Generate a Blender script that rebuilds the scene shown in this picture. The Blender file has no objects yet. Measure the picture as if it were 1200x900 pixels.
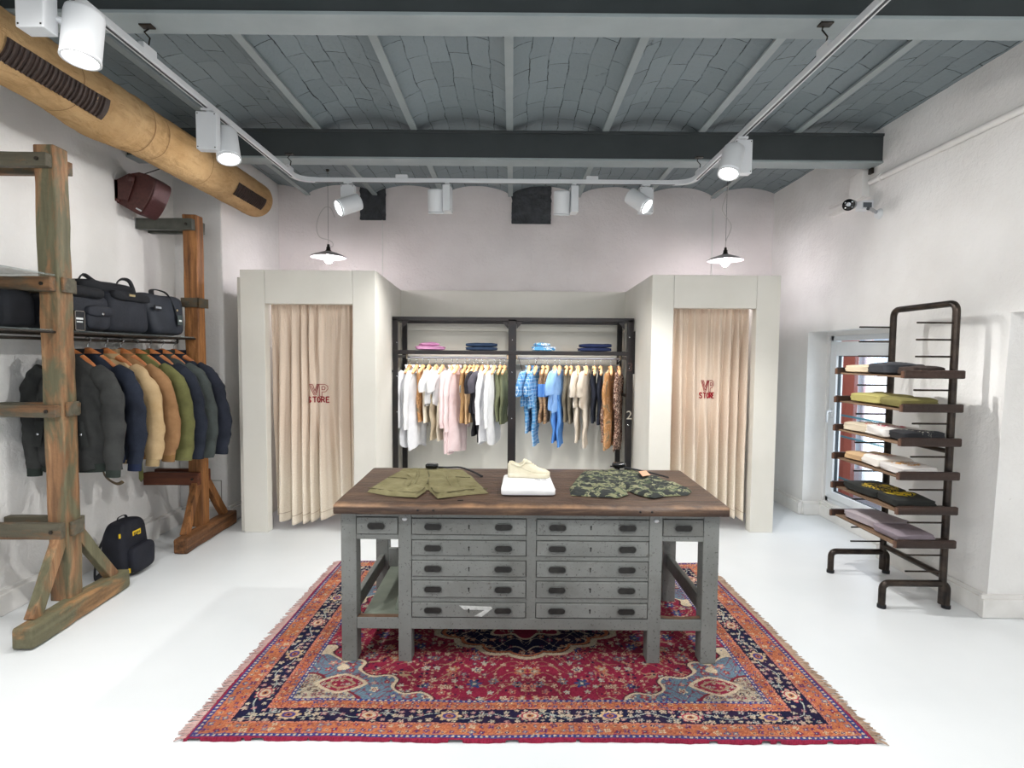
import bpy, math, random
import numpy as np
from mathutils import Vector, Matrix, noise
random.seed(7)
PI = math.pi
scn = bpy.context.scene
COL = scn.collection
ORG = {}

# ------------------------------------------------------------------ materials
def lin(c):
    if isinstance(c, str):
        c = tuple(int(c[i:i+2], 16)/255 for i in (0, 2, 4))
    return tuple((x/12.92 if x <= .04045 else ((x+.055)/1.055)**2.4) for x in c)
def c4(c): return (*lin(c), 1)
class NT:
    def __init__(s, name):
        s.m = bpy.data.materials.new(name); s.m.use_nodes = True
        s.t = s.m.node_tree; s.b = s.t.nodes['Principled BSDF']
        s.tc = s.n('ShaderNodeTexCoord')
    def n(s, k, **kw):
        o = s.t.nodes.new(k)
        for a, v in kw.items(): setattr(o, a, v)
        return o
    def l(s, a, b): s.t.links.new(a, b)
    def vec(s, scale=(1, 1, 1), rot=(0, 0, 0), loc=(0, 0, 0), coord='Object'):
        mp = s.n('ShaderNodeMapping'); mp.inputs['Scale'].default_value = scale
        mp.inputs['Rotation'].default_value = rot; mp.inputs['Location'].default_value = loc
        s.l(s.tc.outputs[coord], mp.inputs[0]); return mp.outputs[0]
    def noise(s, v, scale, detail=4, rough=.55, dist=0):
        o = s.n('ShaderNodeTexNoise'); s.l(v, o.inputs['Vector'])
        o.inputs['Scale'].default_value = scale; o.inputs['Detail'].default_value = detail
        o.inputs['Roughness'].default_value = rough; o.inputs['Distortion'].default_value = dist
        return o.outputs[0]
    def ramp(s, f, stops, const=False):
        o = s.n('ShaderNodeValToRGB'); s.l(f, o.inputs[0]); r = o.color_ramp
        if const: r.interpolation = 'CONSTANT'
        r.elements[0].position = stops[0][0]; r.elements[0].color = stops[0][1]
        r.elements[1].position = stops[-1][0]; r.elements[1].color = stops[-1][1]
        for p, c in stops[1:-1]:
            e = r.elements.new(p); e.color = c
        return o.outputs[0]
    def mask(s, f, a, b):
        if a > b: return s.ramp(f, [(b, (1, 1, 1, 1)), (a, (0, 0, 0, 1))])
        return s.ramp(f, [(a, (0, 0, 0, 1)), (b, (1, 1, 1, 1))])
    def mix(s, f, a, b, mode='MIX'):
        o = s.n('ShaderNodeMix', data_type='RGBA', blend_type=mode)
        for sock, v in ((o.inputs[0], f), (o.inputs[6], a), (o.inputs[7], b)):
            if hasattr(v, 'is_output'): s.l(v, sock)
            elif isinstance(v, (int, float)): sock.default_value = v
            else: sock.default_value = c4(v)
        return o.outputs[2]
    def math(s, op, a, b=0, c=0):
        o = s.n('ShaderNodeMath', operation=op)
        for i, v in enumerate((a, b, c)):
            if hasattr(v, 'is_output'): s.l(v, o.inputs[i])
            else: o.inputs[i].default_value = v
        return o.outputs[0]
    def bump(s, h, strength=.3, dist=.01):
        o = s.n('ShaderNodeBump'); o.inputs['Strength'].default_value = strength
        o.inputs['Distance'].default_value = dist; s.l(h, o.inputs['Height'])
        s.l(o.outputs[0], s.b.inputs['Normal'])
    def done(s, col, rough=.6, metal=0, spec=None):
        if hasattr(col, 'is_output'): s.l(col, s.b.inputs['Base Color'])
        else: s.b.inputs['Base Color'].default_value = c4(col)
        if hasattr(rough, 'is_output'): s.l(rough, s.b.inputs['Roughness'])
        else: s.b.inputs['Roughness'].default_value = rough
        s.b.inputs['Metallic'].default_value = metal
        if spec is not None: s.b.inputs['Specular IOR Level'].default_value = spec
        return s.m

def plain(name, c1, c2=None, scale=20, rough=.6, metal=0, bump=0, bscale=60, stretch=(1, 1, 1), spec=None, bd=.004):
    t = NT(name); v = t.vec(stretch)
    col = t.mix(t.mask(t.noise(v, scale), .35, .68), c1, c2) if c2 else c1
    if bump: t.bump(t.noise(v, bscale, 6), bump, bd)
    return t.done(col, rough, metal, spec)
def cloth(name, c1, c2=None, rough=.9, weave=500, bump=.15):
    t = NT(name); v = t.vec()
    c2 = c2 or tuple(max(0, x*.8) for x in (tuple(int(c1[i:i+2], 16)/255 for i in (0, 2, 4)) if isinstance(c1, str) else c1))
    f = t.mask(t.noise(v, 9, 3), .3, .72)
    g = t.noise(v, weave, 2)
    col = t.mix(f, c1, c2); col = t.mix(t.math('MULTIPLY', t.mask(g, .4, .7), .18), col, (1, 1, 1), 'SOFT_LIGHT')
    t.bump(t.math('ADD', t.noise(v, 22, 4), t.math('MULTIPLY', g, .3)), bump, .01)
    m = t.done(col, rough, 0, .25)
    return m
def glow(name, col, s):
    t = NT(name); t.b.inputs['Emission Color'].default_value = c4(col); t.b.inputs['Emission Strength'].default_value = s
    t.b.inputs['Roughness'].default_value = .4
    return t.done(col)

def plaster(name, c1, c2, bump=.35):
    t = NT(name); v = t.vec()
    big = t.mask(t.noise(v, 1.3, 3), .35, .7)
    col = t.mix(big, c1, c2)
    pit = t.mask(t.noise(t.vec((1, 1, 1.6)), 14, 3, .6, 1.2), .255, .20)
    col = t.mix(t.math('MULTIPLY', pit, .45), col, 'A79F96')
    h = t.math('ADD', t.noise(v, 4, 3), t.math('MULTIPLY', t.noise(v, 28, 5, .6, .6), .55))
    t.bump(h, bump, .03)
    return t.done(col, .88, 0, .2)
MW = plaster('white_plaster', 'EFEEEC', 'E3E1DE', .42)
MWP = plaster('blush_white_plaster', 'EEE8E7', 'E2DBD9', .55)

def floor_mat():
    t = NT('white_resin_floor'); v = t.vec()
    col = t.mix(t.mask(t.noise(v, .8, 4), .3, .7), 'DFE2E4', 'D5D9DB')
    col = t.mix(t.math('MULTIPLY', t.mask(t.noise(v, 90, 3), .62, .75), .12), col, 'BFC2C4')
    t.bump(t.noise(v, 45, 4), .06, .004)
    return t.done(col, .34, 0, .35)
M_floor = floor_mat()
def brick_mat():
    t = NT('grey_painted_brick')
    v = t.vec(rot=(0, 0, PI/2))
    nz = t.n('ShaderNodeTexNoise'); t.l(v, nz.inputs['Vector']); nz.inputs['Scale'].default_value = 3.5; nz.inputs['Detail'].default_value = 5
    d = t.n('ShaderNodeVectorMath', operation='MULTIPLY_ADD'); t.l(nz.outputs['Color'], d.inputs[0])
    d.inputs[1].default_value = (.075, .06, 0); t.l(v, d.inputs[2])
    b = t.n('ShaderNodeTexBrick'); t.l(d.outputs[0], b.inputs['Vector'])
    for k, x in dict(Scale=1, **{'Mortar Size': .004, 'Mortar Smooth': .35, 'Brick Width': .33, 'Row Height': .133}).items(): b.inputs[k].default_value = x
    b.offset = .37
    b.inputs['Color1'].default_value = c4('8D989C'); b.inputs['Color2'].default_value = c4('818C90'); b.inputs['Mortar'].default_value = c4('778286')
    # patchy mortar: dark only in places
    patch = t.mask(t.noise(v, 4.2, 5, .75), .44, .58)
    dark = t.mix(t.math('MULTIPLY', b.outputs['Fac'], patch), b.outputs['Color'], '2B3032')
    crack = t.mask(t.noise(t.vec((1, .45, 1)), 7, 7, .72, 1.2), .36, .30)
    dark = t.mix(t.math('MULTIPLY', crack, .7), dark, '2E3436')
    col = t.mix(t.math('MULTIPLY', t.mask(t.noise(v, 30, 4), .4, .7), .35), dark, '889294')
    h = t.math('SUBTRACT', t.math('MULTIPLY', t.noise(v, 18, 6, .65), .7), t.math('MULTIPLY', b.outputs['Fac'], .5))
    t.bump(h, .6, .03)
    return t.done(col, .8, 0, .3)
M_brick = brick_mat()
M_block = plain('dark_painted_masonry', '4C4F53', '3A3D40', 12, .85, 0, .9, 14, bd=.05)
M_beam = plain('grey_painted_steel', '3E4344', '373C3D', 3, .55, 0, .05, 80)
M_flange = plain('pale_joist_lit_flange', '9CA5A6', '90999A', 3, .55, 0, .05, 80)  # beam flanges take their lit look from this paler colour; joists share it
M_skirt = plain('white_painted_skirting', 'E9E7E4', 'DCDAD6', 5, .6, 0, .2, 15)
M_booth = plain('greige_painted_panel', 'E4E1D8', 'DDDAD0', 2, .65, 0, .04, 120)
M_boothin = plain('lilac_grey_inner_wall', 'D6CCD2', 'CEC2CA', 2, .7)
M_whitep = plain('white_powder_coat', 'D3D5D7', None, 1, .4)
M_whitem = plain('white_painted_frame', 'E3E6E8', 'DADDE0', 3, .4)
M_dark = plain('blackened_steel', '2A2825', '3C352E', 30, .42, .55, .15, 60)
M_tubeM = plain('dark_brown_steel_tube', '2C2826', '4A4039', 14, .32, .75, .1, 60)
M_black = plain('black_fabric_strap', '15161A', '1E2025', 40, .8, 0, .2, 300)
M_chrome = plain('chrome_wire', 'B9BCC0', None, 1, .22, 1)
M_bronze = plain('pale_brass', 'C6B48A', None, 1, .35, .7)
M_burlap = None

def wood(name, base, dark, light, axis=2, paint=None, pamt=.5, scale=7, rough=.62):
    t = NT(name); st = [14, 14, 14]; st[axis] = 1.1
    v = t.vec(tuple(st)); g = t.noise(v, 1.6, 6, .65, .4)
    col = t.ramp(g, [(.28, c4(dark)), (.5, c4(base)), (.72, c4(light))])
    if paint:
        st2 = [3.2, 3.2, 3.2]; st2[axis] = .9
        p = t.noise(t.vec(tuple(st2)), 1.7, 7, .62, .5)
        m = t.mask(p, pamt-.04, pamt+.05)
        col = t.mix(m, col, t.mix(t.mask(t.noise(v, 2.5, 4), .3, .7), paint[0], paint[1]))
    kn = t.mask(t.noise(t.vec(), 38, 3, .6), .30, .24)
    col = t.mix(t.math('MULTIPLY', kn, .8), col, '1E1712')
    t.bump(t.math('ADD', g, t.noise(t.vec(), 30, 5)), .45, .012)
    return t.done(col, rough, 0, .35)
PG = ('6E6A52', '57543F'); PG2 = ('625D4E', '4E4A3E')
M_postG = wood('worn_green_painted_timber_upright', '8C6748', '513B2A', 'AF8A66', 2, PG, .50)
M_footG = wood('worn_green_painted_timber_foot', '8B6A48', '4E3B28', 'A98259', 1, PG, .46)
M_barG = wood('worn_green_painted_timber_bar', '7B5A3E', '4A3626', '9A7450', 0, PG2, .46)
M_postB = wood('warm_brown_timber_upright', '875A34', '43291A', 'B07A48', 2)
M_footB = wood('scorched_brown_timber_foot', '6E4A2E', '2E1F16', '9A6B42', 1)
M_barB = wood('reddish_brown_timber_bar', '5E3423', '3A2018', '77452C', 0)
M_barM = plain('grey_green_steel_bar', '5A5C55', '484B45', 12, .5, .4, .2, 40)
M_hang = wood('clear_varnished_hanger_wood', 'A8683C', '8A5230', 'C07E4C', 0, rough=.35)
M_hangl = wood('pale_hanger_wood', 'D0A070', 'BE8C5C', 'E0B88A', 0, rough=.4)
M_walnut = wood('dark_stained_shelf_wood', '33241E', '1E1613', '45332B', 0, rough=.4)
M_shelfpl = wood('light_brown_shelf_board', '7C6450', '584535', '947A60', 1, rough=.55)

def benchpaint(name='chipped_grey_paint', k=0):
    t = NT(name); v = t.vec(loc=(k*3.1, k, 0))
    col = t.mix(t.mask(t.noise(v, 2.2, 5), .35, .7), '7D7F7C', '696B68')
    sp = t.mask(t.noise(v, 75, 5, .7), .40, .36)
    sp2 = t.mask(t.noise(t.vec((1, 1, 1), loc=(4, k, 2)), 13, 7, .8), .365, .33)
    col = t.mix(t.math('MULTIPLY', sp, .8), col, '3D3A36')
    col = t.mix(t.math('MULTIPLY', sp2, .85), col, '4B423A')
    sm = t.mask(t.noise(v, 1.9, 6, .7, .8), .48, .72)
    col = t.mix(t.math('MULTIPLY', sm, .5), col, '55534D')
    t.bump(t.noise(v, 50, 5), .25, .006)
    return t.done(col, .55, 0, .4)
M_bench = [benchpaint('chipped_grey_paint', i) for i in range(3)]
def topmat():
    t = NT('worn_dark_workbench_wood'); v = t.vec((1.3, 15, 15))
    g = t.noise(v, 2.0, 7, .68, .5)
    col = t.ramp(g, [(.25, c4('241A14')), (.46, c4('453328')), (.6, c4('614B3A')), (.8, c4('87694E'))])
    blot = t.mask(t.noise(t.vec((1, 2.2, 1)), 2.6, 5, .6, .6), .42, .66)
    col = t.mix(t.math('MULTIPLY', blot, .55), col, '3A2C26')
    sx = t.n('ShaderNodeSeparateXYZ'); t.l(t.tc.outputs['Object'], sx.inputs[0])
    n2 = t.noise(t.vec((2.5, 1, 1)), 3, 5)
    # worn light front lip: object y runs from 0 (front edge) backwards
    yy = t.math('ADD', sx.outputs[1], t.math('MULTIPLY', n2, -.16))
    e1 = t.mask(t.math('ADD', yy, .2), .17, .10)
    zz = t.mask(t.math('ADD', sx.outputs[2], .1), .084, .093)
    col = t.mix(t.math('MULTIPLY', t.math('MULTIPLY', e1, zz), .7), col, 'AE8560')
    t.bump(t.math('ADD', g, t.noise(t.vec(), 35, 4)), .5, .01)
    return t.done(col, .5, 0, .4)

# ------------------------------------------------------------------ mesh builder
class MB:
    def __init__(s): s.v = []; s.f = []; s.sm = []
    def add(s, V, F, smooth=False):
        o = len(s.v); s.v += [tuple(p) for p in V]
        for f in F: s.f.append(tuple(i+o for i in f)); s.sm.append(smooth)
        return s
    def box(s, x0, x1, y0, y1, z0, z1):
        V = [(x, y, z) for x in (x0, x1) for y in (y0, y1) for z in (z0, z1)]
        return s.add(V, [(0, 1, 3, 2), (4, 6, 7, 5), (0, 4, 5, 1), (2, 3, 7, 6), (0, 2, 6, 4), (1, 5, 7, 3)])
    def obox(s, c, size, R=None):
        R = R or Matrix.Identity(3); h = [k/2 for k in size]
        V = [Vector(c)+R @ Vector((x*h[0], y*h[1], z*h[2])) for x in (-1, 1) for y in (-1, 1) for z in (-1, 1)]
        return s.add(V, [(0, 1, 3, 2), (4, 6, 7, 5), (0, 4, 5, 1), (2, 3, 7, 6), (0, 2, 6, 4), (1, 5, 7, 3)])
    def beam(s, p0, p1, w, h, up=(0, 0, 1)):
        p0 = Vector(p0); p1 = Vector(p1); d = (p1-p0); L = d.length; d.normalize()
        side = d.cross(Vector(up)).normalized(); u = side.cross(d)
        R = Matrix((side, d, u)).transposed()
        return s.obox((p0+p1)/2, (w, L, h), R)
    def tube(s, pts, r, n=10, cap=True, closed=False, flat=1.0):
        pts = [Vector(p) for p in pts]; N = len(pts)
        rr = r if isinstance(r, (list, tuple)) else [r]*N
        T = []
        for i in range(N):
            a = pts[i-1] if (i > 0 or closed) else pts[i]
            b = pts[(i+1) % N] if (i < N-1 or closed) else pts[i]
            T.append((b-a).normalized())
        u = T[0].orthogonal().normalized()
        if abs(T[0].z) < .9: u = (Vector((0, 0, 1))-T[0]*T[0].z).normalized()
        V = []
        for i in range(N):
            u = (u-T[i]*u.dot(T[i])); u = u.normalized() if u.length > 1e-6 else T[i].orthogonal().normalized()
            w = T[i].cross(u)
            for k in range(n):
                a = 2*PI*k/n; V.append(pts[i]+u*math.cos(a)*rr[i]*flat+w*math.sin(a)*rr[i])
        F = []
        for i in range(N if closed else N-1):
            j = (i+1) % N
            for k in range(n):
                F.append((i*n+k, i*n+(k+1) % n, j*n+(k+1) % n, j*n+k))
        s.add(V, F, True)
        if cap and not closed:
            s.add(V[:n], [tuple(range(n))[::-1]]); s.add(V[-n:], [tuple(range(n))])
        return s
    def lathe(s, prof, c, n=24, R=None, smooth=True):
        R = R or Matrix.Identity(3); c = Vector(c); V = []
        for r, z in prof:
            for k in range(n):
                a = 2*PI*k/n; V.append(c+R @ Vector((r*math.cos(a), r*math.sin(a), z)))
        F = [(i*n+k, i*n+(k+1) % n, (i+1)*n+(k+1) % n, (i+1)*n+k) for i in range(len(prof)-1) for k in range(n)]
        s.add(V, F, smooth)
        return s
    def grid(s, fn, nu, nv, closeu=False, smooth=True, flip=False):
        V = [fn(i/nu, j/nv) for j in range(nv+1) for i in range(nu if closeu else nu+1)]
        w = nu if closeu else nu+1; F = []
        for j in range(nv):
            for i in range(nu):
                a = j*w+i; b = j*w+(i+1) % w; c = (j+1)*w+(i+1) % w; d = (j+1)*w+i
                F.append((a, d, c, b) if flip else (a, b, c, d))
        return s.add(V, F, smooth)
    def prism(s, poly, a, b, ax=1):
        """extrude a 2d polygon; ax = the extruded axis"""
        def P(p, t):
            q = [p[0], p[1]]; q.insert(ax, t); return tuple(q)
        n = len(poly); V = [P(p, a) for p in poly]+[P(p, b) for p in poly]
        F = [tuple(range(n)), tuple(range(2*n-1, n-1, -1))]+[(i, n+i, n+(i+1) % n, (i+1) % n) for i in range(n)]
        return s.add(V, F)
    def sq(s, c, r, e1=.5, e2=.5, R=None, nu=36, nv=20, fn=None):
        """superquadric soft box"""
        R = R or Matrix.Identity(3); c = Vector(c)
        def pw(x, e): return math.copysign(abs(x)**e, x)
        def f(u, v):
            a = 2*PI*u-PI; b = PI*v-PI/2
            p = Vector((r[0]*pw(math.cos(b), e1)*pw(math.cos(a), e2), r[1]*pw(math.cos(b), e1)*pw(math.sin(a), e2), r[2]*pw(math.sin(b), e1)))
            if fn: p = fn(p)
            return c+R @ p
        return s.grid(f, nu, nv, True)
    def obj(s, name, mat, parent=None, bev=0, seg=2, sub=0, org=None, smooth=None):
        o0 = ORG.get(parent.name, Vector((0, 0, 0))) if parent else Vector(org or (0, 0, 0))
        me = bpy.data.meshes.new(name)
        me.from_pydata([(p[0]-o0[0], p[1]-o0[1], p[2]-o0[2]) for p in s.v], [], s.f)
        sm = s.sm if smooth is None else [smooth]*len(s.f)
        me.polygons.foreach_set('use_smooth', sm)
        me.materials.append(mat); me.update()
        o = bpy.data.objects.new(name, me); COL.objects.link(o)
        if parent: o.parent = parent
        else: o.location = o0
        ORG[o.name] = o0.copy()
        if bev:
            b = o.modifiers.new('bevel', 'BEVEL'); b.width = bev; b.segments = seg; b.limit_method = 'ANGLE'; b.angle_limit = math.radians(40)
            b.harden_normals = False
        if sub:
            b = o.modifiers.new('smooth', 'SUBSURF'); b.levels = sub; b.render_levels = sub
        return o
def fixn(o):
    import bmesh
    bm = bmesh.new(); bm.from_mesh(o.data); bmesh.ops.recalc_face_normals(bm, faces=bm.faces); bm.to_mesh(o.data); bm.free(); return o

def tag(o, label, cat, group=None):
    o['label'] = label; o['category'] = cat
    if group: o['group'] = group
    return o
def thing(name, label, cat, loc=(0, 0, 0), group=None):
    o = bpy.data.objects.new(name, None); o.empty_display_size = .1; COL.objects.link(o); o.location = loc
    ORG[o.name] = Vector(loc); return tag(o, label, cat, group)
def struct(o): o['kind'] = 'structure'; return o
def dup(root, loc, rz=None, label=None, group=None, cat=None):
    r = root.copy(); COL.objects.link(r); r.location = loc
    if rz is not None: r.rotation_euler = (0, 0, rz)
    if label: r['label'] = label
    if group: r['group'] = group
    if cat: r['category'] = cat
    for ch in list(root.children):
        c = ch.copy(); COL.objects.link(c); c.parent = r
        for g in list(ch.children):
            d = g.copy(); COL.objects.link(d); d.parent = c
    return r
def recolor(root, mapping):
    """swap materials on a copied thing: mesh data is copied first"""
    for o in [root]+list(root.children)+[g for c in root.children for g in c.children]:
        if o.type == 'MESH' and o.data.materials and o.data.materials[0].name in mapping:
            o.data = o.data.copy(); o.data.materials[0] = mapping[o.data.materials[0].name]
def text_mesh(name, s, size, mat, parent, M, ext=.0015):
    """flat lettering; M is the 4x4 world placement"""
    cu = bpy.data.curves.new(name, 'FONT'); cu.body = s; cu.size = size; cu.extrude = ext; cu.align_x = 'CENTER'; cu.align_y = 'CENTER'
    t = bpy.data.objects.new(name, cu); COL.objects.link(t)
    dg = bpy.context.evaluated_depsgraph_get(); me = bpy.data.meshes.new_from_object(t.evaluated_get(dg))
    bpy.data.objects.remove(t); bpy.data.curves.remove(cu)
    o0 = ORG.get(parent.name, Vector()); me.transform(Matrix.Translation(-o0) @ M); me.materials.clear(); me.materials.append(mat)
    o = bpy.data.objects.new(name, me); COL.objects.link(o); o.parent = parent; ORG[o.name] = o0.copy(); return o
def nz(x, y, z=0): return noise.noise(Vector((x, y, z)))
def arc(p0, p1, p2, n=6):
    p0, p1, p2 = map(Vector, (p0, p1, p2))
    return [(p0*(1-t)**2+p1*2*t*(1-t)+p2*t*t) for t in [i/n for i in range(n+1)]]
def roundpath(pts, r, n=6):
    pts = [Vector(p) for p in pts]; out = [pts[0]]
    for i in range(1, len(pts)-1):
        a = pts[i]+(pts[i-1]-pts[i]).normalized()*r; b = pts[i]+(pts[i+1]-pts[i]).normalized()*r
        out += arc(a, pts[i], b, n)
    return out+[pts[-1]]

# ================================================================== ROOM SHELL
XL, XR, XP, YB, YP = -3.2, 3.05, -2.75, 6.5, 5.22
ZS = 3.5
YN = -2.4
struct(MB().box(-3.6, 3.7, YN, YB+.3, -.1, 0).obj('floor', M_floor))
# back wall
struct(MB().box(-3.6, 3.7, YB, YB+.25, 0, 3.9).obj('wall_back', MWP))
# left wall: long plane, then a pier stepping inwards at the far end
def wallgrid(name, mat, P, nu, nv, amp=.006, sc=1.6):
    """P(u,v) -> point and normal; a hand-trowelled wall with gentle waviness"""
    def f(u, v):
        p, n = P(u, v); return Vector(p)+Vector(n)*amp*nz(p[0]*sc+p[1]*sc, p[2]*sc, 3)
    return MB().grid(f, nu, nv)
w = wallgrid('w', MW, lambda u, v: ((XL, YN+u*(YP-YN), v*3.8), (1, 0, 0)), 60, 30)
w.box(XL-.2, XL-.02, YN, YP, 0, 3.8)
struct(w.obj('wall_left', MW))
struct(MB().box(XL-.2, XP, YP, YB, 0, 3.8).obj('wall_left_pier', MW, bev=.015)).name = 'wall_left_far'
# right wall with two niches: the window niche and the near recess
ND = .2; NX = XR+ND
wr = MB()
nY0, nY1, nZ = 4.42, 5.65, 1.9
def slab(y0, y1, z0, z1): wr.box(XR, XR+.31, y0, y1, z0, z1)
slab(nY1, YB, 0, 3.8); slab(nY0, nY1, nZ, 3.8); slab(3.46, nY0, 0, 3.8)
slab(YN, 3.46, 2.6, 3.8)
# splayed edge of the near recess
wr.prism([(3.46, 0), (3.42, 0), (3.36, 1.93), (3.46, 1.93)], XR, XR+.5, 0)
wr.box(XR, XR+.5, 1.9, 3.46, 1.93, 2.6); wr.box(XR, XR+.5, YN, 1.9, 0, 2.6)
wr.box(XR+.4, XR+.5, 1.9, 3.46, 0, 1.93)
# niche back wall around the window
wy0, wy1, wz0, wz1 = 4.55, 5.62, .16, 1.86
wr.box(NX, NX+.11, nY0, wy0, 0, nZ); wr.box(NX, NX+.11, wy1, nY1, 0, nZ); wr.box(NX, NX+.11, wy0, wy1, 0, wz0); wr.box(NX, NX+.11, wy0, wy1, wz1, nZ)
struct(wr.obj('wall_right', MW))
# ceiling: shallow brick vaults between steel joists
JX = [-.035+.79*k for k in range(-5, 6)]
cm = MB()
for a, b in zip(JX[:-1], JX[1:]):
    def f(u, v, a=a, b=b):
        x = a+(b-a)*u; y = YN+v*(YB+.1-YN)
        return (x, y, ZS+.004+.105*(1-(2*u-1)**2)**.8+.006*nz(x*6, y*6))
    cm.grid(f, 14, 130, flip=True)
cm.box(-4.1, 4.1, YN, YB+.3, 3.75, 3.85)
struct(cm.obj('ceiling', M_brick))
for i, x in enumerate(JX[1:-1]):
    m = MB().box(x-.027, x+.027, YN, YB, ZS-.014, ZS+.002).box(x-.006, x+.006, YN, YB, ZS, ZS+.1)
    struct(m.obj('trim_%d' % (i+1), M_flange))
# two I-beams across the room: web and flanges
k = 20
for (y0, y1) in ((2.68, 2.85), (4.6, 4.76), (.6, .77)):
    c = (y0+y1)/2
    m = MB().box(XL-.1, XR+.05, c-.035, c+.035, 3.262, 3.49).box(XL-.1, XR+.05, y0, y1, 3.468, 3.49)
    # the beam's side is boxed in with a dark plate
    m.box(XL-.1, XR+.05, y0+.012, y1-.012, 3.262, 3.47)
    struct(m.obj('trim_%d' % k, M_beam, bev=.003)); k += 1
    m = MB().box(XL-.1, XR+.05, y0, y1, 3.25, 3.268)
    struct(m.obj('trim_%d' % k, M_flange, bev=.003)); k += 1
# dark painted masonry blocks in the head of the back wall
for (x0, x1, z0) in ((-1.79, -1.49, 3.2), (-.02, .44, 3.17)):
    def blk(x0=x0, x1=x1, z0=z0):
        return MB().grid(lambda u, v: (x0+(x1-x0)*u+.012*nz(v*9, x0, 1)*(1 if u in (0, 1) else 0), YB-.03-.012*nz(u*9+x0, v*8), z0+(3.6-z0)*v+.01*nz(u*12, 5)*(1 if v == 0 else 0)), 18, 18).box(x0+.005, x1-.005, YB-.02, YB+.01, z0+.005, 3.6)
    struct(blk().obj('trim_%d' % k, M_block)); k += 1
# back panel behind the centre rack, with a thin picture rail
struct(MB().box(-1.34, 1.35, 6.42, YB, 0, 2.385).obj('trim_%d' % k, M_booth, bev=.004)); k += 1
struct(MB().box(-1.31, 1.315, 6.395, 6.42, 1.915, 1.94).obj('trim_%d' % k, M_booth, bev=.004)); k += 1
# thin vertical seam battens on the back wall
struct(MB().box(2.33, 2.345, 6.485, YB, 2.4, 3.38).box(-1.54, -1.53, 6.485, YB, 2.4, 3.3).obj('trim_%d' % k, M_skirt)); k += 1
# skirting
def skirt(name, pts, h=.13, t=.05):
    m = MB()
    for a, b, n in pts:
        a = Vector((*a, 0)); b = Vector((*b, 0)); n = Vector((*n, 0)); tt = n*t
        P = [a, b, b+tt, a+tt]
        lo = [p.copy() for p in P]; hi = [p+Vector((0, 0, h)) for p in (a, b, b+tt, a+tt)]
        m.add(lo+hi, [(0, 3, 2, 1), (4, 5, 6, 7), (0, 1, 5, 4), (1, 2, 6, 5), (2, 3, 7, 6), (3, 0, 4, 7)])
        P2 = [a, b, b+tt*.55, a+tt*.55]; lo = [p+Vector((0, 0, h)) for p in P2]; hi = [p+Vector((0, 0, h+.022)) for p in P2]
        m.add(lo+hi, [(4, 5, 6, 7), (0, 1, 5, 4), (1, 2, 6, 5), (2, 3, 7, 6), (3, 0, 4, 7)])
    return struct(fixn(m.obj(name, M_skirt, bev=.004)))
skirt('baseboard_left', [((XL, YN), (XL, 4.5), (1, 0)), ((XL, 4.76), (XL, YP), (1, 0)), ((XL, YP), (XP, YP), (0, -1)), ((XP, YP), (XP, YB), (1, 0))])
skirt('baseboard_left_block', [((XL, 4.5), (XL, 4.76), (1, 0))], .17, .085)
skirt('baseboard_right', [((XR, nY1), (XR, YB), (-1, 0)), ((XR, 3.42), (XR, nY0), (-1, 0)), ((XR, nY1), (NX, nY1), (0, -1)), ((NX, nY0), (NX, nY1), (-1, 0)),
                          ((XR-.05, 3.42), (XR+.4, 3.42), (0, -1)), ((XR, YN), (XR, 1.9), (-1, 0))], .12, .04)
skirt('baseboard_back', [((XP, YB), (XR, YB), (0, -1))], .12, .03)
# hairline service hatch on the left pier
hm = MB()
for a in ((-2.98, -2.80, .345, .35), (-2.98, -2.80, .145, .15), (-2.985, -2.98, .145, .35), (-2.805, -2.80, .145, .35)): hm.box(a[0], a[1], YP-.006, YP, a[2]+.06, a[3]+.06)
struct(hm.obj('trim_%d' % k, plain('hatch_outline', '9A958E', None))); k += 1

# ---- window
M_glass = NT('window_glass')
M_glass.b.inputs['Transmission Weight'].default_value = 1; M_glass.b.inputs['IOR'].default_value = 1.02
M_glass.b.inputs['Alpha'].default_value = .22
M_glass = M_glass.done((.93, .98, 1), .02)
wx = NX+.02
win = MB()
for (a, b, c, d) in ((wy0, wy0+.05, wz0, wz1), (wy1-.05, wy1, wz0, wz1), (wy0, wy1, wz0, wz0+.05), (wy0, wy1, wz1-.05, wz1)): win.box(wx, wx+.08, a, b, c, d)
struct(win.obj('window_1', M_whitem, bev=.004))
W1 = bpy.data.objects['window_1']
sash = MB(); sy0, sy1, sz0, sz1 = wy0+.05, wy1-.045, wz0+.05, wz1-.06
py0, py1, pz0, pz1 = 4.74, 5.48, .285, 1.66
sash.box(wx-.02, wx+.05, sy0, py0, sz0, sz1).box(wx-.02, wx+.05, py1, sy1, sz0, sz1).box(wx-.02, wx+.05, py0, py1, sz0, pz0).box(wx-.02, wx+.05, py0, py1, pz1, sz1)
sash.obj('window_sash', M_whitem, W1, bev=.006)
MB().box(wx+.01, wx+.016, py0, py1, pz0, pz1).obj('pane', M_glass, W1)
g = MB()
for (a, b, c, d) in ((py0, py0+.006, pz0, pz1), (py1-.006, py1, pz0, pz1), (py0, py1, pz0, pz0+.006), (py0, py1, pz1-.006, pz1)): g.box(wx+.002, wx+.03, a, b, c, d)
g.obj('glazing_seal', plain('dark_rubber_seal', '2A3238'), W1)
hd = MB().box(wx-.032, wx-.02, 5.50, 5.53, 1.03, 1.13).tube(roundpath([(wx-.03, 5.515, 1.10), (wx-.075, 5.515, 1.10), (wx-.075, 5.515, .985)], .02), .011)
hd.obj('window_handle', M_whitep, W1, bev=.003)

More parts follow.
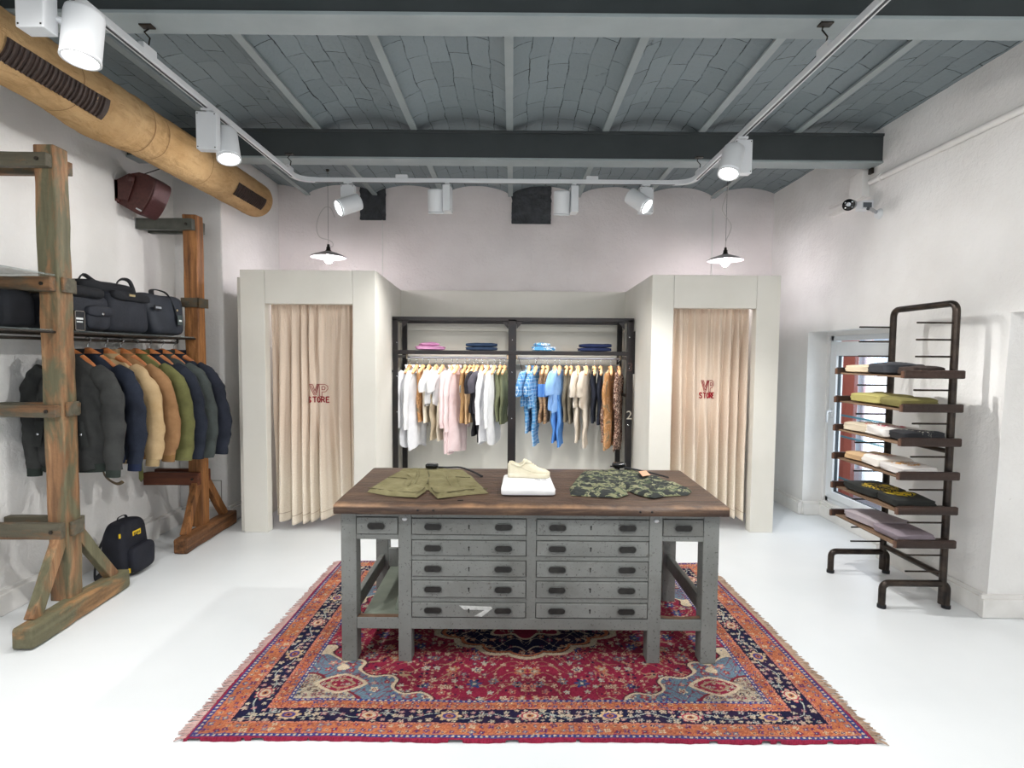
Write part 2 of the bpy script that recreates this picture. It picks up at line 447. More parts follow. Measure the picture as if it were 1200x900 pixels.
# ---- outside the window
def facade_mat():
    t = NT('peeling_pink_render'); v = t.vec()
    c = t.ramp(t.noise(v, 2.2, 6, .7, .6), [(.36, c4('E0A3A8')), (.46, c4('EBCBD2')), (.53, c4('EDEAF2')), (.7, c4('C9CCDA'))])
    t.bump(t.noise(v, 8, 5), .4, .02)
    return t.done(c, .9)
bd = thing('building', 'pink building with peeling plaster across the street, seen through the window', 'building', (5.6, 8, 0))
MB().box(5.6, 5.9, 3, 14, -3, 7).obj('facade', facade_mat(), bd)
MB().box(5.52, 5.6, 7.85, 8.35, 1.4, 2.7).obj('shutter', plain('pale_blue_shutter', '9FC0DA', '7FA4C4', 8), bd)
s = MB()
for i in range(22): s.obox((5.505, 8.1, 1.43+i*.058), (.03, .46, .022), Matrix.Rotation(.5, 3, 'Y'))
s.obj('shutter_slats', plain('blue_slat', '5D86B0', '8FB4D2', 6), bd)
MB().box(5.5, 5.6, 3, 14, .98, 1.06).obj('cornice', plain('pale_stone_band', 'D9D6DA', 'BFC3CE', 4), bd)
m = MB()
for y in (7.4, 8.7, 9.9, 11): m.tube([(5.56, y, -2), (5.56, y, 6)], .03)
m.obj('drain_pipe', plain('blue_grey_pipe', '8AA5B5', None), bd)
tag(MB().box(3.86, 4.0, 6.3, 6.45, -1, 4).obj('pillar', plain('salmon_render', 'D9806A', 'C96F5C', 3, .9), org=(3.93, 6.37, 0), bev=.01), 'salmon orange pillar standing just outside the window', 'pillar')
rl = thing('balcony_railing', 'teal metal balcony railing outside the window', 'railing', (3.75, 5.6, .1))
for z in (.32, .55, .78, 1.01): MB().tube([(3.62, 4.3, z), (3.62, 6.3, z)], .011).obj('rail', plain('teal_painted_steel', '4E8D99', None, rough=.5), rl)
for y in (4.35, 6.2, 6.3): MB().tube([(3.62, y, .0), (3.62, y, 1.03)], .014).obj('post', plain('teal_painted_steel', '4E8D99', None, rough=.5), rl)
struct(MB().box(XR+.5, 5.6, 3.0, 8, -.3, 0).obj('ground_outside', plain('pale_paving', 'B8BCC4', 'A6ABB4', 3, .9))).name = 'trim_40'

# ================================================================== FITTING ROOMS
def booth(x0, x1, xo0, xo1, yf, label, side):
    zt, zo = 2.385, 2.085
    b = thing('fitting_room', label, 'fitting room', ((x0+x1)/2, yf, 0), 'fitting rooms either side of the centre rack')
    MB().box(x0, xo0, yf, yf+.10, 0, zt).obj('front_post', M_booth, b, bev=.004)
    MB().box(xo1, x1, yf, yf+.10, 0, zt).obj('front_post', M_booth, b, bev=.004)
    MB().box(xo0+.002, xo1-.002, yf, yf+.10, zo, zt-.001).obj('lintel', M_booth, b, bev=.004)
    if side < 0:
        MB().prism([(x1-.04, yf+.1), (x1, yf+.1), (-1.305, 6.42), (-1.345, 6.42)], 0, zt, 2).obj('side_panel', M_booth, b, bev=.003)
        MB().box(x0-.05, x0-.01, yf+.05, 6.42, 0, zt-.06).obj('side_panel', M_booth, b, bev=.003)
    else:
        MB().prism([(x0, yf+.1), (x0+.04, yf+.1), (1.355, 6.42), (1.315, 6.42)], 0, zt, 2).obj('side_panel', M_booth, b, bev=.003)
        MB().box(x1+.01, x1+.05, yf+.12, 6.42, 0, zt-.06).obj('side_panel', M_booth, b, bev=.003)
    r = MB().tube([(xo0-.1, yf+.17, zo+.06), (xo1+.1, yf+.17, zo+.06)], .012); r.obj('curtain_rod', M_dark, b)
    return b
booth(-2.44, -1.228, -2.222, -1.433, 4.92, 'greige panelled fitting room left of the centre clothes rack', -1)
booth(1.275, 2.45, 1.475, 2.235, 5.03, 'greige panelled fitting room right of the centre clothes rack', 1)

def linen():
    t = NT('natural_linen'); v = t.vec()
    a = t.noise(t.vec((60, 1, 900)), 1, 2); b = t.noise(t.vec((900, 1, 60)), 1, 2)
    wv = t.math('ADD', a, b)
    sx = t.n('ShaderNodeSeparateXYZ'); t.l(t.tc.outputs['Object'], sx.inputs[0])
    hz = t.mask(sx.outputs[2], .4, 2.0)
    col = t.mix(hz, 'F0E8D8', 'E3D2C1')
    col = t.mix(t.mask(wv, .85, 1.15), col, 'CDB7A0'); 
    col = t.mix(.55, col, t.mix(hz, 'F0E8D8', 'E3D2C1'))
    t.bump(wv, .12, .004)
    m = t.done(col, .9, 0, .2)
    t.b.inputs['Subsurface Weight'].default_value = 0
    return m
M_linen = linen(); M_red = cloth('dark_red_embroidery', 'A01828')
def curtain(x0, x1, y, zt, zb, seed, label, tx, tz, squeeze, calm):
    W = x1-x0
    def S(u, z, off=0):
        """u 0..1 across, folds deepen downwards"""
        h = (zt-z)/(zt-zb)
        ph = 2*PI*(u*7.5+1.3*nz(u*3, seed, .3)+.22*nz(u*2, h*1.3, seed))
        ut = (tx-x0)/W; ck = 1-calm*math.exp(-((u-ut)/.19)**2)*math.exp(-((z-tz)/.5)**2)
        amp = (.016+.056*min(1, h*1.8)+.012*nz(u*5, h*2, seed+4))*ck
        fine = .006*math.sin(2*PI*u*26+seed)*max(0, 1-h*4)
        yy = y+amp*math.sin(ph)+.35*amp*math.sin(2.0*ph+1.3+seed)+fine+.03*math.sin(2*PI*u*1.7+seed)*h*.6
        # the fabric bunches sideways in the folds and narrows a little at the bottom
        xx = x0+W*u+.014*math.cos(ph)*min(1, h*3)*ck + (-.02*h if seed > 5 else .015*h)*(1-u if seed <= 5 else u)
        zz = z+(.02*math.sin(u*9+seed)+.012*math.sin(ph))*(h**6)
        return Vector((xx, yy-off, zz))
    c = thing('curtain', label, 'curtain', ((x0+x1)/2, y, 0), 'linen curtains of the fitting rooms')
    m = MB().grid(lambda u, v: S(u, zt-(zt-zb)*v), 260, 90)
    o = m.obj('drape', M_linen, c)
    sd = o.modifiers.new('thick', 'SOLIDIFY'); sd.thickness = .003; sd.offset = 1
    MB().grid(lambda u, v: S(u, zb+.075+.006*v, .003), 260, 1).obj('hem_stitch', cloth('hem_thread', 'C4AE96'), c)
    # lettering: outlined V and P above bold STORE, as stitched lines following the cloth
    Lt = MB()
    def stroke(pts, r=.0028, sub=8):
        P = []
        for a, b in zip(pts[:-1], pts[1:]):
            for i in range(sub):
                t_ = i/sub; P.append((a[0]+(b[0]-a[0])*t_, a[1]+(b[1]-a[1])*t_))
        P.append(pts[-1])
        Q = [S((tx+p[0]*squeeze-x0)/W, tz+p[1], .004) for p in P]
        Lt.tube(Q, r, 6)
    def outl(polys, ox, oy, sc):
        for pl in polys: stroke([(ox+p[0]*sc, oy+p[1]*sc) for p in pl], .0026, 5)
    V_ = [[(0, 1), (.22, 1), (.42, .35), (.62, 1), (.84, 1), (.53, 0), (.31, 0), (0, 1)], [(.12, .93), (.38, .12), (.46, .12), (.72, .93)]]
    P_ = [[(0, 0), (0, 1), (.45, 1), (.68, .85), (.7, .6), (.5, .38), (.22, .36), (.22, 0), (0, 0)], [(.22, .82), (.4, .82), (.48, .7), (.42, .56), (.22, .54), (.22, .82)]]
    outl(V_, -.085, .0, .1); outl(P_, .005, -.012, .112)
    def bold(pl, ox, w=.034, h=.05):
        for p in pl: stroke([(ox+q[0]*w, -.068+q[1]*h) for q in p], .0052, 5)
    g = {'S': [[(.95, .82), (.7, 1), (.25, 1), (.05, .78), (.25, .56), (.75, .46), (.95, .22), (.7, 0), (.25, 0), (.03, .2)]],
         'T': [[(0, 1), (1, 1)], [(.5, 1), (.5, 0)]],
         'O': [[(.5, 1), (.12, .8), (.04, .5), (.12, .2), (.5, 0), (.88, .2), (.96, .5), (.88, .8), (.5, 1)]],
         'R': [[(.08, 0), (.08, 1), (.65, 1), (.88, .78), (.65, .52), (.08, .5)], [(.5, .5), (.92, 0)]],
         'E': [[(.9, 1), (.1, 1), (.1, 0), (.9, 0)], [(.1, .5), (.75, .5)]]}
    for i, ch in enumerate('STORE'): bold(g[ch], -.105+i*.042)
    Lt.obj('lettering', M_red, c)
    return c
curtain(-2.235, -1.43, 5.075, 2.14, .085, 2.0, 'cream linen curtain with red letters closing the fitting room left of the centre rack', -1.80, 1.255, .95, .93)
curtain(1.47, 2.225, 5.19, 2.14, .115, 7.3, 'cream linen curtain with red letters closing the fitting room on the window side', 1.87, 1.315, .72, .88)

# ================================================================== RUG
def rug():
    hx, hy = 1.455, 1.0; nx, ny = 728, 500
    xs = np.linspace(-hx, hx, nx+1); ys = np.linspace(-hy, hy, ny+1)
    X, Y = np.meshgrid(xs, ys); ax, ay = np.abs(X), np.abs(Y)
    X0, Y0 = X.copy(), Y.copy()
    def wn(f, k): return np.sin(X0*f+k+2*np.sin(Y0*f*.7+k))+np.sin(Y0*f*1.3+k*2+2*np.sin(X0*f*.8))
    X = X+.0016*wn(31, 1)+.0010*wn(97, 3); Y = Y+.0016*wn(29, 5)+.0010*wn(89, 7); ax, ay = np.abs(X), np.abs(Y)
    def L(c): return np.array(lin(c))
    dx = hx-ax; dy = (hy-ay)*1.28; d = np.minimum(dx, dy); horiz = dy < dx
    s = np.where(horiz, X, Y*1.05)
    rng = np.random.RandomState(4)
    C = np.zeros(X.shape+(3,)); 
    crim, crim2, navy, blue, cream, orange, salmon, steel, pale = [L(c) for c in ('9A0E3C', '6A0A2C', '1B1E40', '2F3F86', 'D9C4A2', 'C97040', 'D98064', '637F92', 'B7BFB4')]
    def put(m, c, a=1.0):
        C[m] = C[m]*(1-a)+c*a
    def hsh(i, j, k=0): 
        v = np.sin(i*127.1+j*311.7+k*74.7)*43758.5453; return v-np.floor(v)
    def flowers(P, Q, cell, R, cols, region, petals=5, k=0, dens=.8, ring=True):
        I = np.floor(P/cell); J = np.floor(Q/cell)
        jx = (hsh(I, J, k)-.5)*.4; jy = (hsh(I, J, k+3)-.5)*.4
        a = P/cell-I-.5-jx; b = Q/cell-J-.5-jy; r = np.hypot(a, b)*cell; th = np.arctan2(b, a)
        rad = R*(.62+.5*hsh(I, J, k+5))*(.78+.26*np.cos(petals*th+6*hsh(I, J, k+7)))
        on = region & (hsh(I, J, k+9) < dens)
        ci = np.floor(hsh(I, J, k+11)*len(cols)).astype(int) % len(cols)
        for q, c in enumerate(cols):
            put(on & (r < rad) & (ci == q), c)
            if ring: put(on & (r < rad*.6) & (ci == q), cols[(q+1) % len(cols)]*.6+navy*.2); put(on & (r < rad*.26) & (ci == q), cream)
    def vines(P, Q, f1, f2, w, region, c, a=1):
        v = np.sin(P*f1+2.2*np.sin(Q*f2)+1.1*np.sin(P*f2*1.7))*np.cos(Q*f1*.9+1.8*np.sin(P*f2))
        put(region & (np.abs(v) < w), c, a)
    # field
    C[:] = crim
    fld = d > .345
    n1 = np.sin(X*9+np.sin(Y*7))*np.sin(Y*8+np.sin(X*5)); put(fld & (n1 > .35), crim2, .4)
    # stems and sprays, mirrored about both axes
    vines(ax, ay, 34, 21, .045, fld, L('B59A72'), .75)
    flowers(ax, ay, .05, .021, [cream, salmon, L('7C2A55'), pale], fld, 5, 1, .62)
    flowers(ax+.02, ay+.03, .115, .036, [cream, blue, steel, orange], fld, 6, 21, .5)
    flowers(ax+.013, ay+.007, .027, .0095, [L('C9A98A'), L('B07A70'), navy], fld, 4, 29, .42, False)
    # centre medallion
    th = np.arctan2(Y/.62, X/.95); rm = np.hypot(X/.95, Y/.62)
    edge = .52+.05*np.abs(np.cos(8*th))+.03*np.cos(4*th)
    med = rm < edge
    put(med, navy); vines(ax, ay, 40, 25, .06, med, cream, .8); flowers(ax, ay, .055, .022, [cream, crim, steel, orange], med, 5, 33, .6)
    put(np.abs(rm-edge) < .02, cream); put(np.abs(rm-edge+.04) < .012, orange)
    put(rm < .24+.04*np.cos(8*th), crim); flowers(ax, ay, .06, .024, [cream, blue], rm < .2, 6, 50, .7)
    put(np.abs(rm-.24-.04*np.cos(8*th)) < .014, cream)
    # corner spandrels
    cx = hx-.345-ax; cy = hy-.345/1.28-ay
    sp = cx/.62+cy/.42; wob = 1+.09*np.sin(cx*34)+.09*np.sin(cy*42+1)
    cor = fld & (sp < wob)
    put(cor, steel); vines(ax, ay, 58, 41, .13, cor, L('8A2340'), .8); flowers(ax, ay, .052, .022, [cream, crim, salmon, pale, blue], cor, 5, 60, .65)
    put(fld & (np.abs(sp-wob) < .035), cream); put(fld & (np.abs(sp-wob-.06) < .018), L('4A2A38'))
    inn = fld & (sp < .50*wob); put(inn, L('B9AB92')); flowers(ax, ay, .036, .017, [crim, steel, navy, L('9A6A50'), L('5B7A92')], inn, 5, 71, .95); vines(ax, ay, 60, 44, .12, inn, L('6E4A44'), .7)
    put(fld & (np.abs(sp-.50*wob) < .03), L('7E1B30'))
    mm = np.abs((cx-.19)/.12)**1.3+np.abs((cy-.12)/.075)**1.3; put(fld & (mm < 1), crim); put(fld & (np.abs(mm-1) < .14), cream); flowers(ax, ay, .03, .013, [cream, pale, salmon], fld & (mm < .8), 5, 44, .9); put(fld & (np.abs(mm-.45) < .08), L('B79A78'))
    # borders from the outside in
    def band(a, b, c):
        m = (d >= a) & (d < b); put(m, c); return m
    band(-1, .018, crim)
    m = band(.018, .042, blue); put(m & (np.sin(s*2*PI/.024) > .2) & (d > .025) & (d < .036), cream)
    m = band(.042, .128, orange); vines(s, d, 52, 60, .14, m, L('A8502F'), .8)
    flowers(s, d-.05, .039, .0185, [L('5C3A78'), crim, L('3B4A8C'), cream, L('E09A5A')], m, 4, 81, .92)
    band(.128, .14, salmon); m = (d >= .132) & (d < .136); put(m & (np.sin(s*2*PI/.02) > 0), navy)
    m = band(.14, .258, navy)
    w = .2+.022*np.sin(s*2*PI/.24); put(m & (np.abs(d-w) < .0028), pale)
    flowers(s, d-.14, .0393, .0175, [cream, pale, L('C07A84'), cream, L('D7B2A0')], m, 5, 90, .86)
    # large palmettes every 0.36 m
    q = (s+.18) % .36-.18; idx = np.floor((s+.18)/.36)
    rp = np.hypot(q/.058, (d-.199)/.046); tp = np.arctan2((d-.199), q)
    pm = m & (rp < .85+.15*np.cos(8*tp)); 
    put(m & (rp < 1.05+.15*np.cos(8*tp)), navy)
    odd = (idx % 2) == 0
    put(pm & odd, L('B83A50')); put(pm & ~odd, L('DDAF76')); put(pm & (np.abs(rp-.78) < .08), cream)
    put(pm & (rp < .55) & odd, cream); put(pm & (rp < .55) & ~odd, L('4A3F8A')); put(pm & (rp < .3), L('C2703E')); put(pm & (rp < .14), navy)
    band(.258, .268, salmon); m = (d >= .261) & (d < .265); put(m & (np.sin(s*2*PI/.02) > 0), crim2)
    m = band(.268, .325, orange); vines(s, d, 60, 70, .14, m, L('9B4530'), .8)
    flowers(s+.01, d-.268, .0285, .0135, [L('7C2A55'), L('E3B27A'), crim, L('3B4A8C')], m, 4, 99, .9)
    band(.325, .345, blue); m = (d >= .331) & (d < .339); put(m & (np.sin(s*2*PI/.026) > 0), cream)
    # wool abrash and worn weft rows
    g_ = C.mean(-1, keepdims=True); C = (C*.84+g_*.16)*.72
    C *= (1+.12*np.sin(Y*23+np.sin(X*3)))[..., None]*(.70+.60*rng.rand(*X.shape))[..., None]
    Z = .012+.0012*rng.rand(*X.shape)+.0012*np.sin(X*14+Y*6)
    edgez = np.minimum(hx-ax, hy-ay); Z = np.where(edgez < .002, .001, Z)
    yaw = 0
    # slight skew: the rug was woven a little out of true
    XX = X+.022*(Y/hy)*(-1)*(X/hx) ; YY = Y+.004*np.sin(X*5)
    co = np.stack([XX, YY, Z], -1).reshape(-1, 3)
    me = bpy.data.meshes.new('pile'); nv = co.shape[0]; nf = nx*ny
    me.vertices.add(nv); me.vertices.foreach_set('co', co.astype(np.float32).ravel())
    i, j = np.meshgrid(np.arange(nx), np.arange(ny)); a = (j*(nx+1)+i).ravel()
    q4 = np.stack([a, a+1, a+nx+2, a+nx+1], -1).astype(np.int32)
    me.loops.add(nf*4); me.loops.foreach_set('vertex_index', q4.ravel())
    me.polygons.add(nf); me.polygons.foreach_set('loop_start', np.arange(0, nf*4, 4, dtype=np.int32))
    me.polygons.foreach_set('loop_total', np.full(nf, 4, dtype=np.int32)) if False else None
    me.update(calc_edges=True); me.validate()
    at = me.color_attributes.new('weave', 'FLOAT_COLOR', 'POINT')
    at.data.foreach_set('color', np.concatenate([np.clip(C, 0, 1).reshape(-1, 3), np.ones((nv, 1))], 1).astype(np.float32).ravel())
    t = NT('woven_wool_rug'); A = t.n('ShaderNodeAttribute', attribute_name='weave')
    col = t.mix(t.math('MULTIPLY', t.mask(t.noise(t.vec(), 6, 4), .45, .75), .22), A.outputs['Color'], '5A2A3A')
    t.bump(t.noise(t.vec(), 350, 3), .4, .004)
    me.materials.append(t.done(col, .95, 0, .1))
    r = thing('persian_rug', 'red and navy patterned rug with fringed ends under the grey workbench', 'rug', (.09, 3.235, 0))
    o = bpy.data.objects.new('pile', me); COL.objects.link(o); o.parent = r
    mf = cloth('wool_fringe', 'C9A9A0', 'B08A86')
    for sx in (-1, 1):
        m = MB()
        for kx in range(330):
            y = -hy+.005+kx*(2*hy-.01)/329
            x = sx*(hx+.022*(y/hy)*-1) ; Lf = .028+.028*random.random(); dy = random.uniform(-.016, .016); z = .006+random.random()*.006
            m.tube([(x-sx*.01, y, .010), (x+sx*Lf*.5, y+dy*.3, z), (x+sx*Lf, y+dy, .004)], [.0035, .003, .0022], 4)
        f = m.obj('fringe', cloth('wool_fringe', 'BFA29C', 'A0807C') if sx < 0 else cloth('wool_fringe_tan', 'B39A84', '8F7766'), None); f.parent = r; f['kind'] = 'stuff'
    r.rotation_euler = (0, 0, .004)
rug()

# ================================================================== WORKBENCH
def workbench():
    bt = thing('workbench', 'grey chipped-paint workbench with drawers and a worn dark wood top, on the rug', 'workbench', (.105, 2.77, 0))
    yf, yb = 2.82, 3.64; zt = .87; G = M_bench
    rf = .012  # the feet press on the rug
    # top with a wavy worn front edge
    x0, x1 = -.915, 1.125; y0 = 2.77; yb1 = 3.70
    def topf(u, v):
        x = x0+(x1-x0)*u
        xx = x+(.02*(u-.5)*2)*v
        lip = -.012*math.exp(-((u-.22)/.1)**2)-.014*math.exp(-((u-.80)/.12)**2)+.006*nz(u*14, 2)
        return xx, lip
    P = MB(); nu = 120
    prof = [(0.006, 0), (0, .012), (0, .036), (.004, .045), (.05, .05), (.5, .05), (.95, .05), (1, .046), (1, 0)]
    def f(u, v):
        i = min(int(v*(len(prof)-1)+1e-6), len(prof)-1); py, pz = prof[i]
        xx, lip = topf(u, py)
        yy = y0+(yb1-y0)*py
        dz = 0
        if pz >= .036: dz = lip*max(0, 1-py*9)
        if pz > .045: dz += .0015*nz(xx*5, yy*9)
        return (xx, yy+.004*nz(u*20, py*3)*(py < .02), zt-.05+pz+dz)
    P.grid(f, nu, len(prof)-1, flip=False)
    xx0 = [f(0, j/(len(prof)-1)) for j in range(len(prof))]; xx1 = [f(1, j/(len(prof)-1)) for j in range(len(prof))]
    P.add(xx0, [tuple(range(len(prof)))]); P.add(xx1, [tuple(range(len(prof)))[::-1]])
    P.box(x0+.01, x1-.01, y0+.01, yb1-.01, zt-.05, zt-.045)
    # own origin at the front edge so the worn lip of the wood follows it
    e = fixn(P.obj('tabletop', topmat(), None, org=(.105, y0, zt))); e.parent = bt; e.location = Vector((.105, y0, zt))-ORG[bt.name]
    Mh = plain('black_hole', '0C0A09')
    for x in (-.48, -.40, .665, .725): MB().lathe([(0, 0), (.006, 0), (.006, .002), (0, .002)], (x, y0-.002, .845), 10, Matrix.Rotation(PI/2, 3, 'X')).obj('nail_hole', Mh, bt)
    MB().box(-.285, -.255, 2.868, 2.882, .8695, .871).obj('nail_hole', Mh, bt)
    # legs
    def leg(xa, xb, ya, yb_, z0, z1, k=0): MB().box(xa, xb, ya, yb_, z0, z1).obj('leg', G[k % 3], bt, bev=.004)
    zl = zt-.05
    for ya, yb_ in ((yf, yf+.085), (yb-.085, yb)):
        leg(-.893, -.812, ya, yb_, rf, zl, 0); leg(1.012, 1.096, ya, yb_, rf, zl, 1)
        leg(-.592, -.522, ya, yb_, rf, zl, 2); leg(.728, .797, ya, yb_, rf, zl, 0)
    # carcass: frame of rails between the legs
    R = MB()
    R.box(-.812, -.592, yf+.004, yf+.03, .793, zl).box(-.522, .728, yf+.004, yf+.03, .789, zl).box(.797, 1.012, yf+.004, yf+.03, .793, zl)
    R.box(.083, .134, yf+.004, yf+.03, .25, .79)
    R.box(-.812, -.592, yf+.004, yf+.03, .672, .70).box(.797, 1.012, yf+.004, yf+.03, .672, .70)
    for z0, z1 in ((.672, .699), (.563, .587), (.455, .475), (.337, .362)):
        R.box(-.522, .083, yf+.005, yf+.03, z0, z1); R.box(.134, .728, yf+.005, yf+.03, z0, z1)
    R.obj('face_frame', G[1], bt, bev=.002)
    MB().box(-.812, 1.012, yf+.002, yf+.035, .190, .252).obj('bottom_rail', G[2], bt, bev=.003)
    MB().box(-.812, 1.012, yb-.035, yb-.002, .190, .252).obj('bottom_rail', G[2], bt, bev=.003)
    C = MB().box(-.59, -.57, yf+.09, yb-.02, .25, zl).box(.775, .795, yf+.09, yb-.02, .25, zl).box(-.59, .795, yb-.05, yb-.035, .25, zl).box(-.58, .785, yf+.09, yb-.05, .235, .25)
    C.box(-.88, -.865, yf+.08, yb-.08, .675, zl).box(1.07, 1.085, yf+.08, yb-.08, .675, zl).box(-.88, 1.085, yb-.05, yb-.035, .675, zl).box(-.865, -.59, yf+.05, yb-.05, .672, .68).box(.795, 1.07, yf+.05, yb-.05, .672, .68)
    C.obj('carcass', G[0], bt, bev=.002)
    # open bays: side rails and the left trough board
    MB().beam((-.852, yf+.08, .275), (-.852, yb-.08, .275), .03, .085).obj('side_rail', G[1], bt, bev=.003)
    MB().beam((1.052, yf+.08, .285), (1.052, yb-.08, .285), .03, .085).obj('side_rail', G[1], bt, bev=.003)
    MB().box(-.79, -.60, yf+.036, yb-.04, .232, .250).prism([(-.63, .25), (-.595, .25), (-.595, .36), (-.605, .36)], yf+.09, yb-.1, 1).obj('trough_shelf', plain('dull_green_grey_board', '7E8578', '6B7268', 5, .6, 0, .2, 20), bt, bev=.002)
    MB().box(-.80, -.60, yb-.12, yb-.09, .25, .37).obj('trough_end', G[2], bt, bev=.003)
    MB().grid(lambda u, v: (.80+.21*u, yf+.004+.03*v, .2525+.008*(2*u-1)**2), 12, 1).obj('worn_edge', plain('bare_worn_wood', '6E5443', '55402F', 20), bt)
    MB().box(-.81, -.595, yf+.004, yf+.034, .2525, .255).obj('worn_edge', plain('bare_worn_wood', '6E5443', '55402F', 20), bt)
    # drawers
    Md = plain('dark_cup_recess', '171514', '2A2825', 30, .5, .3); Mrim = plain('grey_pull_rim', '6A6D6B', '4A4B49', 40, .5, .3)
    def pill(cx, cz, w, h, y, m, n=8, depth=.0):
        pts = []
        for i in range(n+1): a = -PI/2+PI*i/n; pts.append((cx+w/2-h/2+math.cos(a)*h/2, cz+math.sin(a)*h/2))
        for i in range(n+1): a = PI/2+PI*i/n; pts.append((cx-w/2+h/2+math.cos(a)*h/2, cz+math.sin(a)*h/2))
        m.prism(pts, y, y+.004, 1); return pts
    def drawer(xa, xb, z0, z1, pulls, key, k):
        d = MB().box(xa+.003, xb-.003, yf-.002, yf+.020, z0+.003, z1-.003).box(xa+.02, xb-.02, yf+.02, yf+.5, z0+.01, z1-.015).obj('drawer', G[k % 3], bt, bev=.003)
        MB().box(xa, xb, yf+.021, yf+.024, z0, z1).obj('drawer_gap', Md, d)
        for px in pulls:
            m = MB(); pts = pill(px, (z0+z1)/2, .093, .036, yf-.0065, m); p = fixn(m.obj('cup_pull', Md, d))
            r = MB(); q = [(a, yf-.008, b) for a, b in pts]; r.tube(q, .0022, 5, closed=True); r.obj('pull_rim', Mrim, d)
        if key: 
            m = MB(); m.lathe([(0, 0), (.0045, 0), (.0045, .003), (0, .003)], ((xa+xb)/2-(.0 if xa < 0 else .01), yf-.002, (z0+z1)/2+.006), 10, Matrix.Rotation(PI/2, 3, 'X')).box((xa+xb)/2-.0025-(.0 if xa < 0 else .01), (xa+xb)/2+.0025-(.0 if xa < 0 else .01), yf-.0045, yf-.001, (z0+z1)/2-.012, (z0+z1)/2+.006)
            m.obj('keyhole', Md, d)
        return d
    rows = [(.699, .789), (.587, .672), (.475, .563), (.362, .455), (.254, .337)]
    k = 0; last = None
    for (z0, z1) in rows:
        last = drawer(-.522, .083, z0, z1, (-.408, -.038), True, k); k += 1
        if z0 < .26:
            MB().prism([(-.27, .322), (-.10, .316), (-.095, .306), (-.15, .262), (-.19, .265), (-.135, .298), (-.245, .30)], yf-.0034, yf-.002, 1).obj('paint_mark', plain('white_chalk_paint', 'C9CBC8', 'A9ACA9', 40, .8), last)
        drawer(.134, .728, z0, z1, (.245, .612), True, k); k += 1
    drawer(-.812, -.592, .699, .793, (-.705,), False, 1); drawer(.797, 1.012, .699, .793, (.905,), False, 2)
    for x in (-.557, .763):
        MB().lathe([(0, -.003), (.012, -.002), (.010, .002), (0, .003)], (x, yf-.002, .782), 12, Matrix.Rotation(PI/2, 3, 'X') @ Matrix.Diagonal((1.2, .8, 1)).to_3x3()).obj('enamel_tag', M_whitep, bt)
workbench()
# ================================================================== placing helper (pixel of the photograph at a known depth)
_th = math.atan(35/640)
def at(px, py, Y):
    x, y = px-600, py-450; c, s_ = math.cos(.008), math.sin(.008); x, y = c*x+s_*y, -s_*x+c*y
    u, v = x/640, y/640; t = Y/(math.cos(_th)-v*math.sin(_th))
    return Vector((u*t, Y, 1.65-(math.sin(_th)+v*math.cos(_th))*t))

# ================================================================== TRACK LIGHTING
TZ = 3.1; TXL, TXR, TYB = -1.81, 1.495, 4.68
tr = thing('lighting_track', 'white U-shaped lighting track hung on wires below the ceiling beams', 'lighting track', (0, TYB, TZ))
def trackrun(name, p0, p1):
    p0 = Vector(p0); p1 = Vector(p1)
    m = MB().beam(p0, p1, .036, .034); o = m.obj(name, M_whitep, tr, bev=.003)
    d = (p1-p0).normalized(); sd = d.cross(Vector((0, 0, 1)))
    g = MB()
    g.beam(p0+Vector((0, 0, -.0175)), p1+Vector((0, 0, -.0175)), .012, .003)
    g.obj('groove', plain('dark_track_groove', '3A3C3F', None), o)
trackrun('track_rail', (TXL, .3, TZ), (TXL, TYB-.14, TZ)); trackrun('track_rail', (TXL+.14, TYB, TZ), (TXR-.14, TYB, TZ)); trackrun('track_rail', (TXR, .3, TZ), (TXR, TYB-.14, TZ))
for sx, x in ((1, TXL), (-1, TXR)):
    P = arc((x, TYB-.15, TZ), (x, TYB, TZ), (x+sx*.15, TYB, TZ), 8)
    m = MB()
    for a, b in zip(P[:-1], P[1:]): m.beam(a-(b-a)*.1, b+(b-a)*.1, .038, .036)
    m.obj('track_corner', M_whitep, tr)
for (x, y) in ((TXL, 2.78), (TXR, 2.72), (TXL, 4.5), (TXR, 4.5)):
    m = MB().tube([(x, y+.02, 3.25), (x-.015, y, 3.22), (x+.012, y, 3.19), (x, y, TZ+.03)], .004, 6).box(x-.03, x+.03, y-.02, y+.02, 3.243, 3.25)
    m.obj('suspension_wire', M_dark, tr)
    MB().box(x-.014, x+.014, y-.05, y+.05, TZ+.017, TZ+.05).obj('track_clip', M_whitep, tr, bev=.003)
for x in (-.94, .66): MB().box(x-.05, x+.05, TYB-.02, TYB+.02, TZ+.017, TZ+.045).obj('track_clip', M_whitep, tr, bev=.003)

